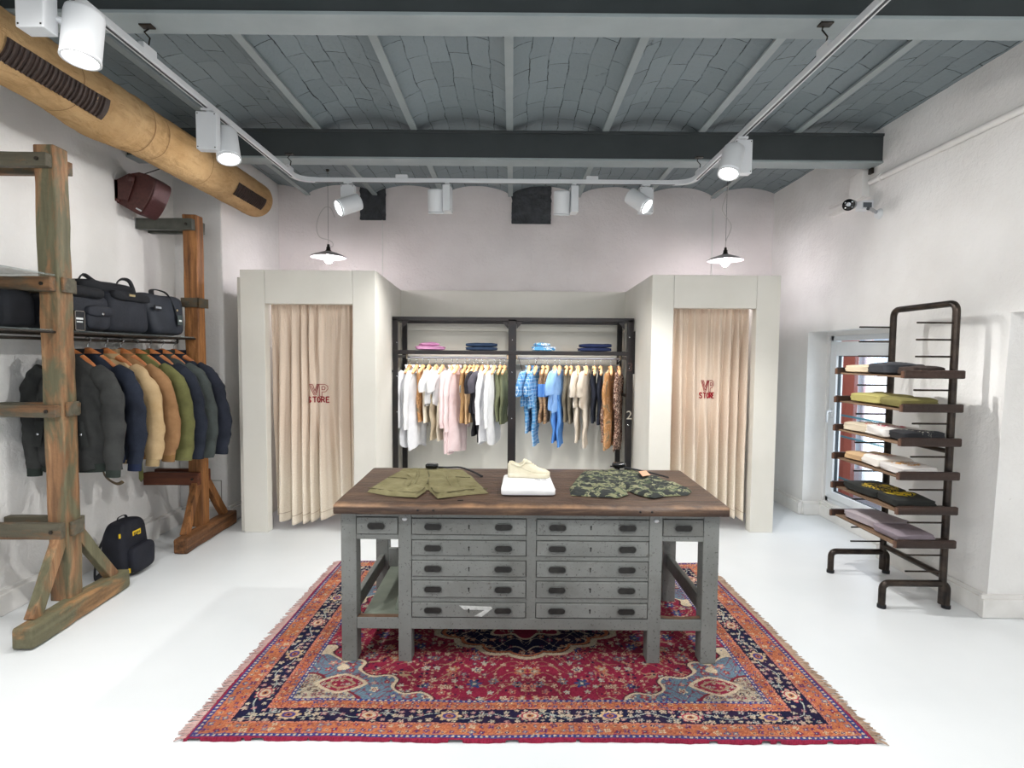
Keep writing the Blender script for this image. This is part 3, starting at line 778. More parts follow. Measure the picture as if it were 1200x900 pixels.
M_lens = glow('lit_spotlight_lens', 'FFFFFF', 14); M_lensoff = plain('frosted_lens', 'D8DADC', None, rough=.3)
SPOTS = []
def spotlight(label, tx, ty, boxang, hc, d, lit=True, bs=(.115, .062, .215)):
    t = thing('track_spotlight', label, 'spotlight', (tx, ty, TZ-.02), 'white track spotlights')
    R = Matrix.Rotation(boxang, 3, 'Z'); c = Vector((tx, ty, TZ-.045-bs[2]/2))
    MB().obox(c, bs, R).obj('driver_box', M_whitep, t, bev=.004)
    MB().tube([(tx, ty, TZ-.015), (tx, ty, TZ-.05)], .013).obox((tx, ty, TZ-.025), (.07, .03, .014), R).obj('track_adapter', M_whitep, t)
    for sx in (-1, 1):
        for sz in (-1, 1): MB().obox(c+R @ Vector((sx*(bs[0]/2-.01), -bs[1]/2-.0005, sz*(bs[2]/2-.012))), (.006, .002, .006), R).obj('screw', M_dark, t)
    hc = Vector(hc); d = Vector(d).normalized(); Q = d.to_track_quat('Z', 'Y').to_matrix()
    MB().tube([c+Vector((0, 0, -.03)), (c+hc)/2, hc], .014).obj('pivot_arm', M_whitep, t)
    r, L = .068, .2
    h = MB().lathe([(0, -L/2), (r*.6, -L/2), (r*.96, -L/2+.006), (r, -L/2+.02), (r, L/2-.014)], hc, 32, Q).obj('lamp_head', M_whitep, t)
    fixn(MB().lathe([(r, L/2-.012), (r+.001, L/2-.012), (r+.001, L/2), (r-.009, L/2), (r-.009, L/2-.012)], hc, 32, Q).obj('trim_ring', M_whitep, h))
    MB().lathe([(0, L/2-.008), (r-.01, L/2-.008)], hc, 32, Q).obj('lens', M_lens if lit else M_lensoff, h)
    SPOTS.append((hc+d*(L/2+.02), d))
spotlight('white spotlight nearest the viewer on the left run, above the burlap duct', TXL, 2.14, .0, at(97, 42, 2.22), (-.03, -.12, -1), bs=(.105, .07, .20))
spotlight('white spotlight on the left run, hanging before the far end of the duct', TXL, 3.31, .12, at(266, 170, 3.42), (.22, -.22, -.92))
spotlight('leftmost white spotlight on the back run, lit and tilted to the left', at(408, 212, TYB).x, TYB, 0, at(409, 240, TYB-.09), (-.72, -.5, -.42))
spotlight('white spotlight aimed straight down above the left half of the centre rack', at(524.5, 212, TYB).x, TYB, PI/2-.1, at(511, 236, TYB), (0, .22, -.97), False)
spotlight('white spotlight aimed straight down above the right half of the centre rack', at(672.5, 212, TYB).x, TYB, PI/2+.1, at(658.5, 238, TYB), (0, .22, -.97), False)
spotlight('rightmost white spotlight on the back run, lit and tilted to the right', at(757, 212, TYB).x, TYB, .1, at(748, 235.5, TYB-.07), (.66, -.45, -.6))
spotlight('white spotlight on the right run, in front of the second ceiling beam', TXR, 3.66, 0, at(857, 189, 3.62), (-.28, -.28, -.92))

# ================================================================== PENDANTS
M_enamel = plain('grey_white_enamel', 'B9B4B6', 'A39EA2', 6, .3); M_cord = plain('white_cord', 'C9C4C0', None, rough=.7)
M_bulb = glow('glowing_bulb', 'FFF6FA', 45)
PEND = []
def pendant(label, x, y, z, topz, loop):
    t = thing('pendant_lamp', label, 'lamp', (x, y, z), 'enamel pendant lamps above the fitting rooms')
    fixn(MB().lathe([(.03, .052), (.05, .05), (.09, .036), (.14, .018), (.178, -.004), (.181, -.010), (.176, -.010), (.14, .008), (.08, .026), (.03, .034)], (x, y, z), 40).obj('lamp_shade', M_enamel, t))
    MB().lathe([(0, .125), (.012, .125), (.014, .10), (.020, .098), (.022, .07), (.03, .06), (.034, .045), (.0, .045)], (x, y, z), 20).obj('socket', M_dark, t)
    MB().lathe([(0, -.062), (.025, -.055), (.043, -.03), (.045, -.012), (.034, .012), (.018, .03), (0, .035)], (x, y, z-.01), 24).obj('bulb', M_bulb, t)
    MB().tube([(x, y, z+.12), (x, y, topz)], .0016, 6).obj('suspension_wire', M_dark, t)
    MB().tube([Vector((x+a, y-b, z+c)) for a, b, c in loop], .004, 6).obj('cord', M_cord, t)
    MB().lathe([(0, 0), (.02, 0), (.012, -.02), (0, -.022)], (x, y, topz), 12).obj('ceiling_hook', M_dark, t)
    PEND.append((x, y, z))
def spl(P, n=5):
    out = []
    P = [Vector(p) for p in P]
    for i in range(len(P)-1):
        p0 = P[max(0, i-1)]; p1 = P[i]; p2 = P[i+1]; p3 = P[min(len(P)-1, i+2)]
        for k in range(n):
            t = k/n; out.append(.5*((2*p1)+(-p0+p2)*t+(2*p0-5*p1+4*p2-p3)*t*t+(-p0+3*p1-3*p2+p3)*t**3))
    return out+[P[-1]]
pendant('enamel pendant lamp with looped white cord above the left fitting room', -1.905, 5.7, 2.64, 3.52,
        spl([(0, 0, .12), (.04, .0, .10), (.045, 0, .14), (0, 0, .17), (-.09, 0, .20), (-.12, 0, .30), (-.09, 0, .42), (-.03, 0, .50), (.03, .0, .49), (.07, .0, .40)]))
pendant('enamel pendant lamp with wavy hanging cord above the right fitting room', 2.19, 5.7, 2.64, 3.52,
        spl([(0, 0, .12), (.005, 0, .2), (.04, .0, .28), (.05, 0, .36), (-.02, 0, .46), (-.045, 0, .52), (-.02, 0, .62), (.01, 0, .74), (-.05, 0, .72), (-.14, 0, .66), (-.17, 0, .60)]))

# ================================================================== BURLAP DUCT
def burlap():
    t = NT('ochre_burlap_wrap'); v = t.vec()
    col = t.mix(t.mask(t.noise(v, 2.6, 5, .6), .3, .7), 'C9A87C', 'B59062')
    col = t.mix(t.math('MULTIPLY', t.mask(t.noise(t.vec((1, 1, 3)), 7, 4, .6), .5, .75), .4), col, '94754F')
    w = t.noise(t.vec((1, 5, 1)), 28, 3)
    fo = t.noise(t.vec((1, .35, 1)), 16, 6, .65, 1.6)
    col = t.mix(t.math('MULTIPLY', t.mask(fo, .5, .36), .30), col, '8A6A44')
    t.bump(t.math('ADD', fo, t.math('MULTIPLY', w, .35)), .7, .03)
    return t.done(col, .9, 0, .15)
M_bur = burlap()
DX, DZ, DR, DY0, DY1 = -2.507, 3.127, .165, -1.6, 5.39
dct = thing('ventilation_duct', 'round ceiling duct wrapped in ochre burlap running along the left wall', 'duct', (DX, DY1, DZ))
def dr(y, a):
    sag = .018*math.exp(-((y-3.35)/.22)**2)*(1+math.sin(a*1.0+PI))+.010*math.exp(-((y-3.62)/.05)**2)
    return DR+.004*nz(y*7, math.cos(a)*2, math.sin(a)*2)+.003*nz(y*30, a*1.2)*(1+2*math.exp(-((y-3.45)/.3)**2))+sag
MB().grid(lambda u, v: (lambda a, y: (DX+dr(y, a)*math.cos(a), y, DZ+dr(y, a)*math.sin(a)))(2*PI*u, DY0+(DY1-DY0)*v), 56, 400, True, flip=True).obj('burlap_sleeve', M_bur, dct)
MB().lathe([(DR, 0), (DR*.95, .03), (DR*.7, .045), (0, .05)], (DX, DY1, DZ), 40, Matrix.Rotation(-PI/2, 3, 'X')).obj('end_cap', M_bur, dct)
for y in (.9, 3.05, 3.63, 3.80, 4.35):
    MB().grid(lambda u, v: (lambda a: (DX+(dr(y, a)+.0025)*math.cos(a), y+.006*v+.008*math.sin(a*2+y), DZ+(dr(y, a)+.0025)*math.sin(a)))(2*PI*u), 48, 1, True, flip=True).obj('seam', plain('burlap_seam_thread', '8A6A44', None, rough=.9), dct)
M_vent = plain('dark_brown_vent', '3B2A22', '2A1D18', 20, .6)
for y0, y1, da in ((2.60, 3.23, 0), (4.74, 5.27, 0), (.7, 1.4, 0)):
    a0 = -math.radians(30.5)-da
    vt = MB().grid(lambda u, v: (lambda a, y: (DX+(dr(y, a)+.004)*math.cos(a), y, DZ+(dr(y, a)+.004)*math.sin(a)))(a0-.34+.68*u+.01*nz(v*12, 1), y0+(y1-y0)*v), 12, 40, flip=True).obj('vent_grille', M_vent, dct)
    m = MB(); n = int((y1-y0)/.028)
    for i in range(n):
        y = y0+.014+i*(y1-y0-.02)/n
        m.tube([(DX+(dr(y, a)+.006)*math.cos(a), y+.002*(i % 3), DZ+(dr(y, a)+.010)*math.sin(a)) for a in [a0-.33+.66*k/8 for k in range(9)]], .005, 6)
    m.obj('louvre_slats', plain('dark_brown_louvre', '45342C', '2B1F1A', 30, .7), vt)

# ================================================================== SPEAKER
SY = 4.58
sp = thing('wall_speaker', 'dark maroon wall speaker tilted on its bracket below the duct', 'speaker', (-3.0, 4.2, 2.85))
M_mar = plain('maroon_plastic', '542C28', '44221F', 60, .5, 0, .2, 200)
Rs = Matrix.Rotation(.47, 3, 'Y')
cS = at(170, 229, SY)
def spk_prof():
    P = []
    for i in range(11): # bowed front
        a = -PI/2+PI*i/10; P.append((.085+.03*math.cos(a), .158*math.sin(a)))
    return P+[(.02, .165), (-.05, .15), (-.11, .105), (-.125, .04), (-.115, -.05), (-.13, -.15)]
def spk(m, P, y0, y1, sc=1):
    n = len(P); V = [cS+Rs @ Vector((p[0]*sc, y0, p[1]*sc)) for p in P]+[cS+Rs @ Vector((p[0]*sc, y1, p[1]*sc)) for p in P]
    return m.add(V, [tuple(range(n)), tuple(range(2*n-1, n-1, -1))]+[(i, n+i, n+(i+1) % n, (i+1) % n) for i in range(n)])
fixn(spk(MB(), spk_prof(), -.105, .105).obj('cabinet', M_mar, sp, bev=.006))
gr = MB(); gp = [(.09+.034*math.cos(a), .155*math.sin(a)) for a in [-PI/2+.06+(PI-.12)*i/12 for i in range(13)]]
gr.add([cS+Rs @ Vector((x, y, z)) for y in (-.098, .098) for x, z in gp], [(i, i+1, 14+i, 13+i) for i in range(12)], True)
gr.obj('grille', plain('maroon_mesh_grille', '5E3A3C', '4A2C2D', 90, .4, .2, .3, 300), sp)
br = MB(); wl = XL+.0
for y in (-.125, .115): br.prism([(wl, cS.z-.06), (wl, cS.z+.08), (cS.x-.04, cS.z+.14), (cS.x+.0, cS.z+.12), (cS.x-.01, cS.z+.06), (wl+.10, cS.z-.075)], SY+y, SY+y+.008, 1)
br.box(wl, wl+.03, SY-.125, SY+.123, cS.z-.08, cS.z+.09); br.obj('bracket', M_mar, sp, bev=.003)
MB().lathe([(0, .012), (.026, .012), (.03, 0), (.03, -.01)], (cS.x-.03, SY-.125, cS.z+.10), 20, Matrix.Rotation(PI/2, 3, 'X')).obj('tilt_knob', M_mar, sp)
MB().obox(cS+Rs @ Vector((.08, -.107, -.12)), (.05, .003, .012), Rs).obj('maker_plate', M_chrome, sp)
MB().tube([(cS.x-.02, SY, cS.z+.15), (cS.x-.02, SY, 3.1), (-2.75, SY, 3.2)], .004, 6).obj('cable', M_dark, sp)

# ================================================================== CONDUIT, CAMERA
cd = thing('wall_conduit', 'white conduit pipe running along the top of the right wall', 'pipe', (3.02, 4.6, 3.13))
MB().tube([(XR-.025, 4.72, 3.13), (XR-.025, -1.5, 3.13)], .024, 14).obj('pipe', M_skirt, cd)
cl = MB()
for y in (4.6, 3.0, 1.4): cl.tube([(XR-.025, y, 3.13), (XR-.025, y-.03, 3.13)], .031, 14)
cl.obj('pipe_clips', M_skirt, cd)
MB().box(XR-.07, XR, 4.76, 4.94, 3.02, 3.24).obj('junction_box', M_skirt, cd, bev=.005)
MB().box(XR-.04, XR, 4.94, 5.3, 3.06, 3.085).box(XR-.04, XR, 4.94, 5.3, 2.98, 3.005).obj('cable_trunking', M_skirt, cd)
MB().box(XR-.03, XR-.01, 4.7, 4.745, 3.20, 3.245).obj('cable_gland', M_dark, cd)
sc_ = thing('security_camera', 'small white bullet camera with black face on the right wall', 'camera', (XR, 4.75, 2.93))
MB().box(XR-.10, XR, 4.70, 4.79, 2.90, 2.975).obj('mount_box', M_whitem, sc_, bev=.004)
MB().box(XR-.09, XR-.02, 4.694, 4.70, 2.915, 2.955).obj('socket_face', plain('grey_socket', '5A6066', None), sc_)
MB().lathe([(0, .03), (.03, .026), (.045, 0)], (XR-.001, 4.62, 2.84), 20, Matrix.Rotation(-PI/2, 3, 'Y')).obj('ball_mount', M_whitem, sc_)
MB().tube([(XR-.02, 4.62, 2.85), (XR-.08, 4.60, 2.87), (XR-.13, 4.57, 2.87)], .014).obj('arm', M_chrome, sc_)
dv = Vector((-.62, -.74, -.22)).normalized(); Qc = dv.to_track_quat('Z', 'Y').to_matrix(); cc = at(996, 240, 4.5)
cb = MB().lathe([(0, -.09), (.034, -.088), (.04, -.07), (.04, .045), (.045, .05)], cc, 24, Qc).obj('camera_body', plain('grey_camera_shell', '7A7F84', None, rough=.4), sc_)
MB().lathe([(.045, .05), (.046, .06), (0, .062)], cc, 24, Qc).obj('face', plain('gloss_black', '0C0D0F', None, rough=.15), cb)
fx = MB().lathe([(0, .066), (.016, .064)], cc+Qc @ Vector((.0, .004, 0)), 16, Qc)
for sx, sy in ((-1, -1), (1, -1), (1, 1), (-1, 1)): fx.lathe([(0, .066), (.006, .064)], cc+Qc @ Vector((sx*.024, sy*.02, 0)), 10, Qc)
fx.obj('lens_and_leds', M_chrome, cb)

# ================================================================== LEFT TIMBER RACK
lr = thing('timber_clothes_rack', 'tall worn timber clothes rack with glass shelves along the left wall', 'clothes rack', (-2.76, 3.3, 0))
def rough(m, amp=.004, sc=7, seed=0):
    m.v = [tuple(Vector(p)+Vector((nz(p[0]*sc+seed, p[1]*sc, p[2]*sc), nz(p[0]*sc, p[1]*sc+seed+9, p[2]*sc), nz(p[0]*sc, p[1]*sc, p[2]*sc+seed+20)))*amp) for p in m.v]; return m
def lbeam(p0, p1, w, h, n=14, seed=0, amp=.004, up=(0, 0, 1), chamfer=0):
    """subdivided hewn beam between two points"""
    p0 = Vector(p0); p1 = Vector(p1); d = (p1-p0).normalized(); sd = d.cross(Vector(up)).normalized(); u = sd.cross(d)
    m = MB(); V = []; F = []
    for i in range(n+1):
        t = i/n; c = p0+(p1-p0)*t
        for a, b in ((-1, -1), (1, -1), (1, 1), (-1, 1)): V.append(c+sd*a*w/2+u*b*h/2)
    for i in range(n):
        for k in range(4): F.append((i*4+k, i*4+(k+1) % 4, i*4+4+(k+1) % 4, i*4+4+k))
    F += [(3, 2, 1, 0), tuple(n*4+k for k in range(4))]
    m.add(V, F); return rough(m, amp, 7, seed)
def frame(yc, mp, mf, mbar, top, seed, barz, tipx):
    kx = .0 if seed > 9 else .015
    y = yc
    lbeam((-2.765, y, .11), (-2.765, y, top), .12, .11, 24, seed, .006, (0, 1, 0)).obj('upright', mp, lr, bev=.008)
    lbeam((-2.69+kx, y-.42, .065), (-2.69-kx*1.5-.01, y+.42, .065), .115, .125, 10, seed+3, .007).obj('foot', mf, lr, bev=.016)
    lbeam((-2.72, y-.30, .115), (-2.75, y-.035, .55), .07, .055, 8, seed+5, .004, (1, 0, 0)).obj('brace', mp, lr, bev=.005)
    lbeam((-2.72, y+.32, .115), (-2.75, y+.035, .55), .07, .055, 8, seed+6, .004, (1, 0, 0)).obj('brace', mp, lr, bev=.005)
    for i, (z0, z1, mat_) in enumerate(barz):
        b = lbeam((tipx, y-.075, (z0+z1)/2), (-2.715, y-.075, (z0+z1)/2), .05, z1-z0, 8, seed+i*4, .003).obj('crossbar', mat_, lr, bev=.005)
        lbeam((tipx, y+.075, (z0+z1)/2), (-2.715, y+.075, (z0+z1)/2), .05, z1-z0, 8, seed+i*4+1, .003).obj('crossbar', mat_, lr, bev=.005)
        MB().tube([(-2.765, y-.102, (z0+z1)/2), (-2.765, y-.108, (z0+z1)/2)], .011, 10).tube([(-2.765, y+.102, (z0+z1)/2), (-2.765, y+.108, (z0+z1)/2)], .011, 10).obj('bolt', M_dark, b)
frame(3.33, M_postG, M_footG, M_barG, 2.86, 1, [(2.72, 2.80, M_barG), (2.0, 2.085, M_barG), (1.25, 1.325, M_barG), (.51, .605, M_barG)], XL+.01)
frame(4.78, M_postB, M_footB, M_barB, 2.82, 30, [(2.68, 2.775, M_barM), (.49, .60, M_barB)], XL+.01)
M_brk = plain('rusty_steel_bracket', '5C5A50', '6E5A42', 20, .5, .6)
MB().box(-2.84, -2.69, 4.70, 4.715, 2.03, 2.11).box(-2.70, -2.69, 4.70, 4.86, 2.03, 2.11).tube([(-2.77, 4.69, 2.07), (-2.77, 4.70, 2.07)], .014).obj('steel_bracket', M_brk, lr, bev=.002)
for z_ in (2.0, 1.25, .515): MB().box(-2.70, -2.685, 3.29, 3.38, z_, z_+.088).obj('end_plate', M_barG, lr, bev=.002)
def shelf_glass():
    t = NT('greenish_shelf_glass'); t.b.inputs['Transmission Weight'].default_value = .75; t.b.inputs['Alpha'].default_value = .55; t.b.inputs['IOR'].default_value = 1.2
    return t.done('B8C6C4', .12)
M_sg = shelf_glass()
SHZ = 1.776
g = MB().box(-3.17, -2.735, 2.0, 3.26, SHZ-.008, SHZ).box(-3.17, -2.86, 3.26, 3.41, SHZ-.008, SHZ).box(-3.17, -2.735, 3.41, 4.71, SHZ-.008, SHZ).obj('glass_shelf', M_sg, lr)
MB().box(-3.18, -2.70, 1.4, 3.25, 2.088, 2.098).obj('glass_shelf', M_sg, lr)
fr = MB()
for x in (-2.735, -3.16): fr.tube([(x, 2.0, SHZ-.016), (x, 4.72, SHZ-.016)], .008, 8)
fr.tube([(-2.95, 2.0, SHZ-.016), (-2.95, 4.72, SHZ-.016)], .006, 8)
fr.tube([(-3.16, 4.72, SHZ-.016), (-2.735, 4.72, SHZ-.016)], .008, 8)
fr.obj('shelf_frame', M_dark, lr)
RLX, RLZ = -2.85, 1.722
MB().tube(roundpath([(RLX, 3.02, SHZ-.01), (RLX, 3.02, RLZ), (RLX, 4.66, RLZ), (RLX, 4.66, SHZ-.01)], .015), .0095, 10).obj('hanging_rail', M_dark, lr)

# ================================================================== GARMENTS
def pw(x, e): return math.copysign(abs(x)**e, x)
def hanger_proto(mat, w=.21, drop=.075):
    h = thing('clothes_hanger', 'wooden clothes hanger', 'hanger', (0, 0, 0))
    m = MB()
    P = [(-w, 0, -drop), (-w*.75, 0, -drop*.62), (-w*.4, 0, -drop*.18), (-w*.12, 0, .008), (0, 0, .016), (w*.12, 0, .008), (w*.4, 0, -drop*.18), (w*.75, 0, -drop*.62), (w, 0, -drop)]
    m.tube(spl(P, 3), [.010+.013*math.sin(PI*i/24) for i in range(25)], 10, flat=1.3); m.obj('shoulder_bar', mat, h)
    H = [(0, 0, .02), (0, 0, .06), (.004, 0, .075), (.018, 0, .088), (.016, 0, .106), (0, 0, .113), (-.016, 0, .106), (-.018, 0, .094)]
    MB().tube(spl([Vector((p[0], p[1], p[2])) for p in H], 3), .0022, 6).obj('hook', M_chrome, h)
    return h
def ginterp(t, keys, j):
    return float(np.interp(t, [k[0] for k in keys], [k[j] for k in keys]))
def top_garment(name, label, cat, group, loc, rz, m, sw=.23, L=.62, slv=.52, D=.07, seed=0, cuff=None, hem=None, collar='stand', mc=None, sr=(.07, .05), splay=.05, flare=1., droop=.10, wr=.012, placket=None, fwd=.03):
    o = thing(name, label, cat, loc, group); c = Vector(loc)
    keys = [(0, -L, sw*.97*flare, D*.72), (.12, -L*.9, sw*1.0*flare, D*.95), (.45, -L*.55, sw*.98, D), (.74, -.2, sw*.93, D*.9), (.86, -droop, sw*.95, D*.62), (.93, -droop*.45, sw*.66, D*.5), (1, .0, .075, D*.45)]
    def f(u, v):
        a = 2*PI*u; z, w, d = (ginterp(v, keys, j) for j in (1, 2, 3))
        x = w*pw(math.cos(a), .8); y = d*pw(math.sin(a), .8)
        low = max(0, 1-v*1.15)
        y += wr*(nz(x*9+seed, z*3.2, seed)*1.6+low*math.sin(x*26+seed*3+2*nz(z*2, seed))*.8)
        x += wr*.6*nz(z*6, seed+4, a)
        y += wr*.6*nz(x*20+z*12, z*14, seed+2)
        z += .012*nz(x*6, seed+7)*(1-v)+(.02*math.sin(a*2+seed) if v == 0 else 0)
        return c+Vector((x, y, z))
    MB().grid(f, 64, 44, True, flip=False).obj('body', m, o)
    for sx in (-1, 1):
        x0 = sx*sw*.74; spl_ = splay if sx > 0 or D < .05 else -.02
        pts = spl([(x0, 0, -droop*.62), (sx*sw*.96, -.004, -droop*1.15), (sx*(sw+.03+spl_*.3), -fwd*.3, -droop-.12*min(1, slv/.3)), (sx*(sw+.03+spl_), -fwd*.8, -droop-slv*.62), (sx*(sw+.025+spl_*.8), -fwd, -droop-slv)], 9)
        N = len(pts); rr = []
        for i in range(N):
            t = i/(N-1); r = sr[0]*(1-t)+sr[1]*t
            if D > .05: r *= 1+.16*math.sin(PI*min(1, max(0, (t-.35)/.6)))
            rr.append(r*(.55+.45*min(1, t/.22)))
        s_ = MB().tube([c+p for p in pts], rr, 16, flat=1)
        V = []
        for p in s_.v:
            q = Vector(p)-c; q.y *= (.72 if D > .05 else .5)
            q += Vector((nz(q.x*12, q.z*9, seed+sx), nz(q.x*10, q.z*11, seed+5), 0))*wr*1.1+Vector((nz(q.y*16+q.x*9, q.z*30-q.x*20, seed+sx*2), nz(q.x*22, q.z*26+q.y*12, seed+8), 0))*wr*.38
            V.append(tuple(c+q))
        s_.v = V; s_.obj('sleeve', m, o)
        if cuff:
            p = pts[-1]; q = pts[-2]; d = (p-q).normalized()
            k = MB().tube([c+p-d*.005, c+p+d*.05], [sr[1]*.86]*2, 16); k.v = [tuple(c+Vector(((Vector(v)-c).x, (Vector(v)-c).y*(.72 if D > .05 else .5), (Vector(v)-c).z))) for v in k.v]; k.obj('cuff', cuff, o)
    if hem:
        MB().grid(lambda u, v: c+Vector((sw*.93*flare*pw(math.cos(2*PI*u), .8)*(1-.02*v), D*.70*pw(math.sin(2*PI*u), .8), -L+.02-.055*v)), 40, 2, True, flip=True).obj('hem_band', hem, o)
    if collar:
        h0 = dict(stand=.035, shirt=.03, crew=.006)[collar]
        def fc(u, v):
            a = 2*PI*u; fr = math.sin(a)
            r = .082+.014*v if collar != 'crew' else .082
            return c+Vector((r*math.cos(a), (D*.5+.012*v)*math.sin(a), -.006+(h0*v)+(.012 if fr > 0 else -.02)*1))
        MB().grid(fc, 28, 3, True).obj('collar', mc or m, o)
        if collar == 'shirt':
            for sx in (-1, 1): MB().add([c+Vector(p) for p in ((sx*.01, -D*.5-.012, -.02), (sx*.09, -D*.3, .01), (sx*.085, -D*.55-.014, -.055), (sx*.045, -D*.62-.016, -.07))], [(0, 1, 2, 3)]).obj('collar_point', mc or m, o)
    if placket:
        MB().grid(lambda u, v: c+Vector(((u-.5)*.022, -D*.98-.012-.003*nz(v*6, seed), -.06-(L-.08)*v)) if False else c+Vector(((u-.5)*.02, f(.75, .9-.88*v).y-c.y-.004, -.05-(L-.06)*v)), 2, 20).obj('placket', placket, o)
    o.rotation_euler = (0, 0, rz)
    return o

hp = hanger_proto(M_hang, .165, .085)
jm = {k: cloth('jacket_'+k, a, b, bump=.35) for k, a, b in (('charcoal', '3A3B3A', '2B2C2C'), ('navy', '232936', '181C26'), ('tan', 'B39A76', 'A08660'), ('brown', '94704E', '7E5D3E'),
      ('olive', '67673F', '545432'), ('dark_navy', '262B36', '1B1F28'), ('slate_green', '454B49', '353A39'), ('midnight', '282C37', '1C1F28'))}
M_rib = {k: cloth('rib_'+k, a) for k, a in (('c', '2C332F'), ('n', '1E2740'), ('t', 'A08A66'), ('b', '86653F'))}
JY = [3.52+.155*i for i in range(8)]
JK = [('bomber_jacket', 'charcoal', 'charcoal bomber jacket with flap pockets, frontmost on the timber rack rail', M_rib['c'], M_rib['c'], dict(L=0.72, slv=0.60, sw=.232, sr=(.070, .052), D=.066, splay=0.03)),
      ('jacket', 'navy', 'navy jacket hanging just behind the charcoal bomber', M_rib['n'], M_rib['n'], dict(L=0.70, slv=0.60, sw=.23, sr=(.070, .05), D=.062, splay=0.04)),
      ('jacket', 'tan', 'pale tan cotton jacket between the navy and the brown jackets', M_rib['t'], M_rib['t'], dict(L=0.73, slv=0.60, sw=.23, sr=(.070, .052), D=.062, splay=0.06)),
      ('jacket', 'brown', 'mid-brown canvas jacket between the tan and the olive jackets', M_rib['b'], M_rib['b'], dict(L=0.73, slv=0.60, sw=.232, sr=(.070, .052), D=.062, splay=0.07)),
      ('jacket', 'olive', 'olive green jacket, fifth on the rail of the timber rack', None, None, dict(L=0.79, slv=0.67, sw=.24, sr=(.070, .06), D=.06, splay=0.07)),
      ('jacket', 'dark_navy', 'blue-black jacket with zipped chest pocket behind the olive jacket', None, None, dict(L=0.80, slv=0.69, sw=.24, sr=(.070, .058), D=.06, splay=0.07)),
      ('jacket', 'slate_green', 'dark slate green jacket, second from the far end of the rail', None, None, dict(L=0.80, slv=0.71, sw=.24, sr=(.070, .056), D=.06, splay=0.08)),
      ('jacket', 'midnight', 'midnight blue jacket at the far end of the timber rack rail', None, None, dict(L=0.80, slv=0.71, sw=.25, sr=(.070, .058), D=.06, splay=0.09))]
for i, (nm, mk, lb, cf, hm_, kw) in enumerate(JK):
    o = top_garment(nm, lb, 'jacket', 'jackets on the timber rack', (RLX, JY[i], 1.622), (-.03, .1, .12, .14, .16, .16, .18, .2)[i], jm[mk], seed=i*3.7+1, cuff=cf, hem=hm_, collar='stand', wr=.017, droop=.135, **kw)
    c = Vector((RLX, JY[i], 1.622))
    if i == 0:
        for sx in (-1, 1):
            fl = MB().grid(lambda u, v: c+Vector((sx*(.10+.055*u+.03*v), -.094-.004*math.sin(PI*u), -.42-.16*v)), 6, 8).obj('pocket_flap', cloth('dark_pocket', '2E302F'), o)
            MB().lathe([(0, .004), (.008, .002), (.009, 0)], c+Vector((sx*.14, -.102, -.50)), 12, Matrix.Rotation(PI/2, 3, 'X')).obj('snap_button', M_chrome, o)
    if i == 5: MB().obox(c+Vector((.16, -.075, -.28)), (.12, .006, .012)).obj('chest_zip', M_brk, o)
    hgr = dup(hp, (RLX, JY[i], 1.628), o.rotation_euler.z, 'varnished wooden hanger holding the '+['charcoal bomber', 'navy jacket', 'pale tan jacket', 'mid-brown canvas jacket', 'olive green jacket', 'blue-black zipped jacket', 'dark slate green jacket', 'midnight blue jacket'][i], 'wooden hangers on the timber rack')
# a loose strap and a belt end below the jackets
tag(MB().tube(spl([(-2.72, 3.60, .90), (-2.70, 3.58, .84), (-2.66, 3.57, .80), (-2.60, 3.56, .775), (-2.56, 3.56, .79)], 4), .012, 8, flat=.4).obj('strap', cloth('striped_strap', '6B5B45', '2E2A24'), org=(-2.72, 3.6, .9)), 'short brown webbing strap dangling below the charcoal bomber', 'strap')
tag(MB().add([(-2.66, 3.86, .92), (-2.632, 3.86, .92), (-2.628, 3.86, .74), (-2.645, 3.86, .715), (-2.66, 3.86, .74)], [(0, 1, 2, 3, 4)]).obj('belt_end', jm['olive'], org=(-2.645, 3.86, .9)), 'olive belt end dangling below the tan jacket', 'belt').modifiers.new('t', 'SOLIDIFY').thickness = .004

# ================================================================== BAGS ON THE GLASS SHELF
M_bag = cloth('blue_black_nylon', '2B2E36', '1F2229', .6, 900, .5); M_bag2 = cloth('black_canvas', '1D1F24', '15171B', .75, 600, .4); M_bag3 = cloth('slate_blue_black_canvas', '2F333B', '24282F', .55, 700, .3)
def wob(a, s, seed):
    return lambda p: p+Vector((nz(p.x*s+seed, p.y*s, p.z*s), nz(p.x*s, p.y*s+seed, p.z*s), nz(p.x*s, p.y*s, p.z*s+seed)))*a
b1 = thing('helmet_bag', 'black bag with flap pocket and snap, behind the front timber upright', 'bag', (-2.92, 3.58, SHZ))
MB().sq((-2.91, 3.58, SHZ+.13), (.16, .20, .128), .35, .4, None, 48, 30, wob(.014, 9, 1)).obj('body', M_bag, b1)
MB().sq((-2.755, 3.63, SHZ+.09), (.03, .105, .075), .5, .45, None, 32, 16, wob(.008, 12, 3)).obj('pocket', M_bag, b1)
MB().sq((-2.735, 3.63, SHZ+.135), (.028, .11, .038), .6, .5, None, 32, 12, wob(.008, 12, 4)).obj('pocket_flap', M_bag, b1)
MB().lathe([(0, .006), (.010, .004), (.011, 0)], (-2.706, 3.63, SHZ+.118), 14, Matrix.Rotation(PI/2, 3, 'Y')).obj('snap', M_chrome, b1)
MB().sq((-2.80, 3.55, SHZ+.25), (.08, .17, .04), .6, .5, None, 32, 12, wob(.012, 9, 5)).obj('top_flap', M_bag2, b1)
b2 = thing('tote_bag', 'large black tote bag with folded top and pale brass label, mid shelf', 'bag', (-2.93, 3.99, SHZ))
MB().sq((-2.92, 3.98, SHZ+.15), (.165, .215, .148), .3, .35, None, 48, 30, wob(.012, 8, 11)).obj('body', M_bag, b2)
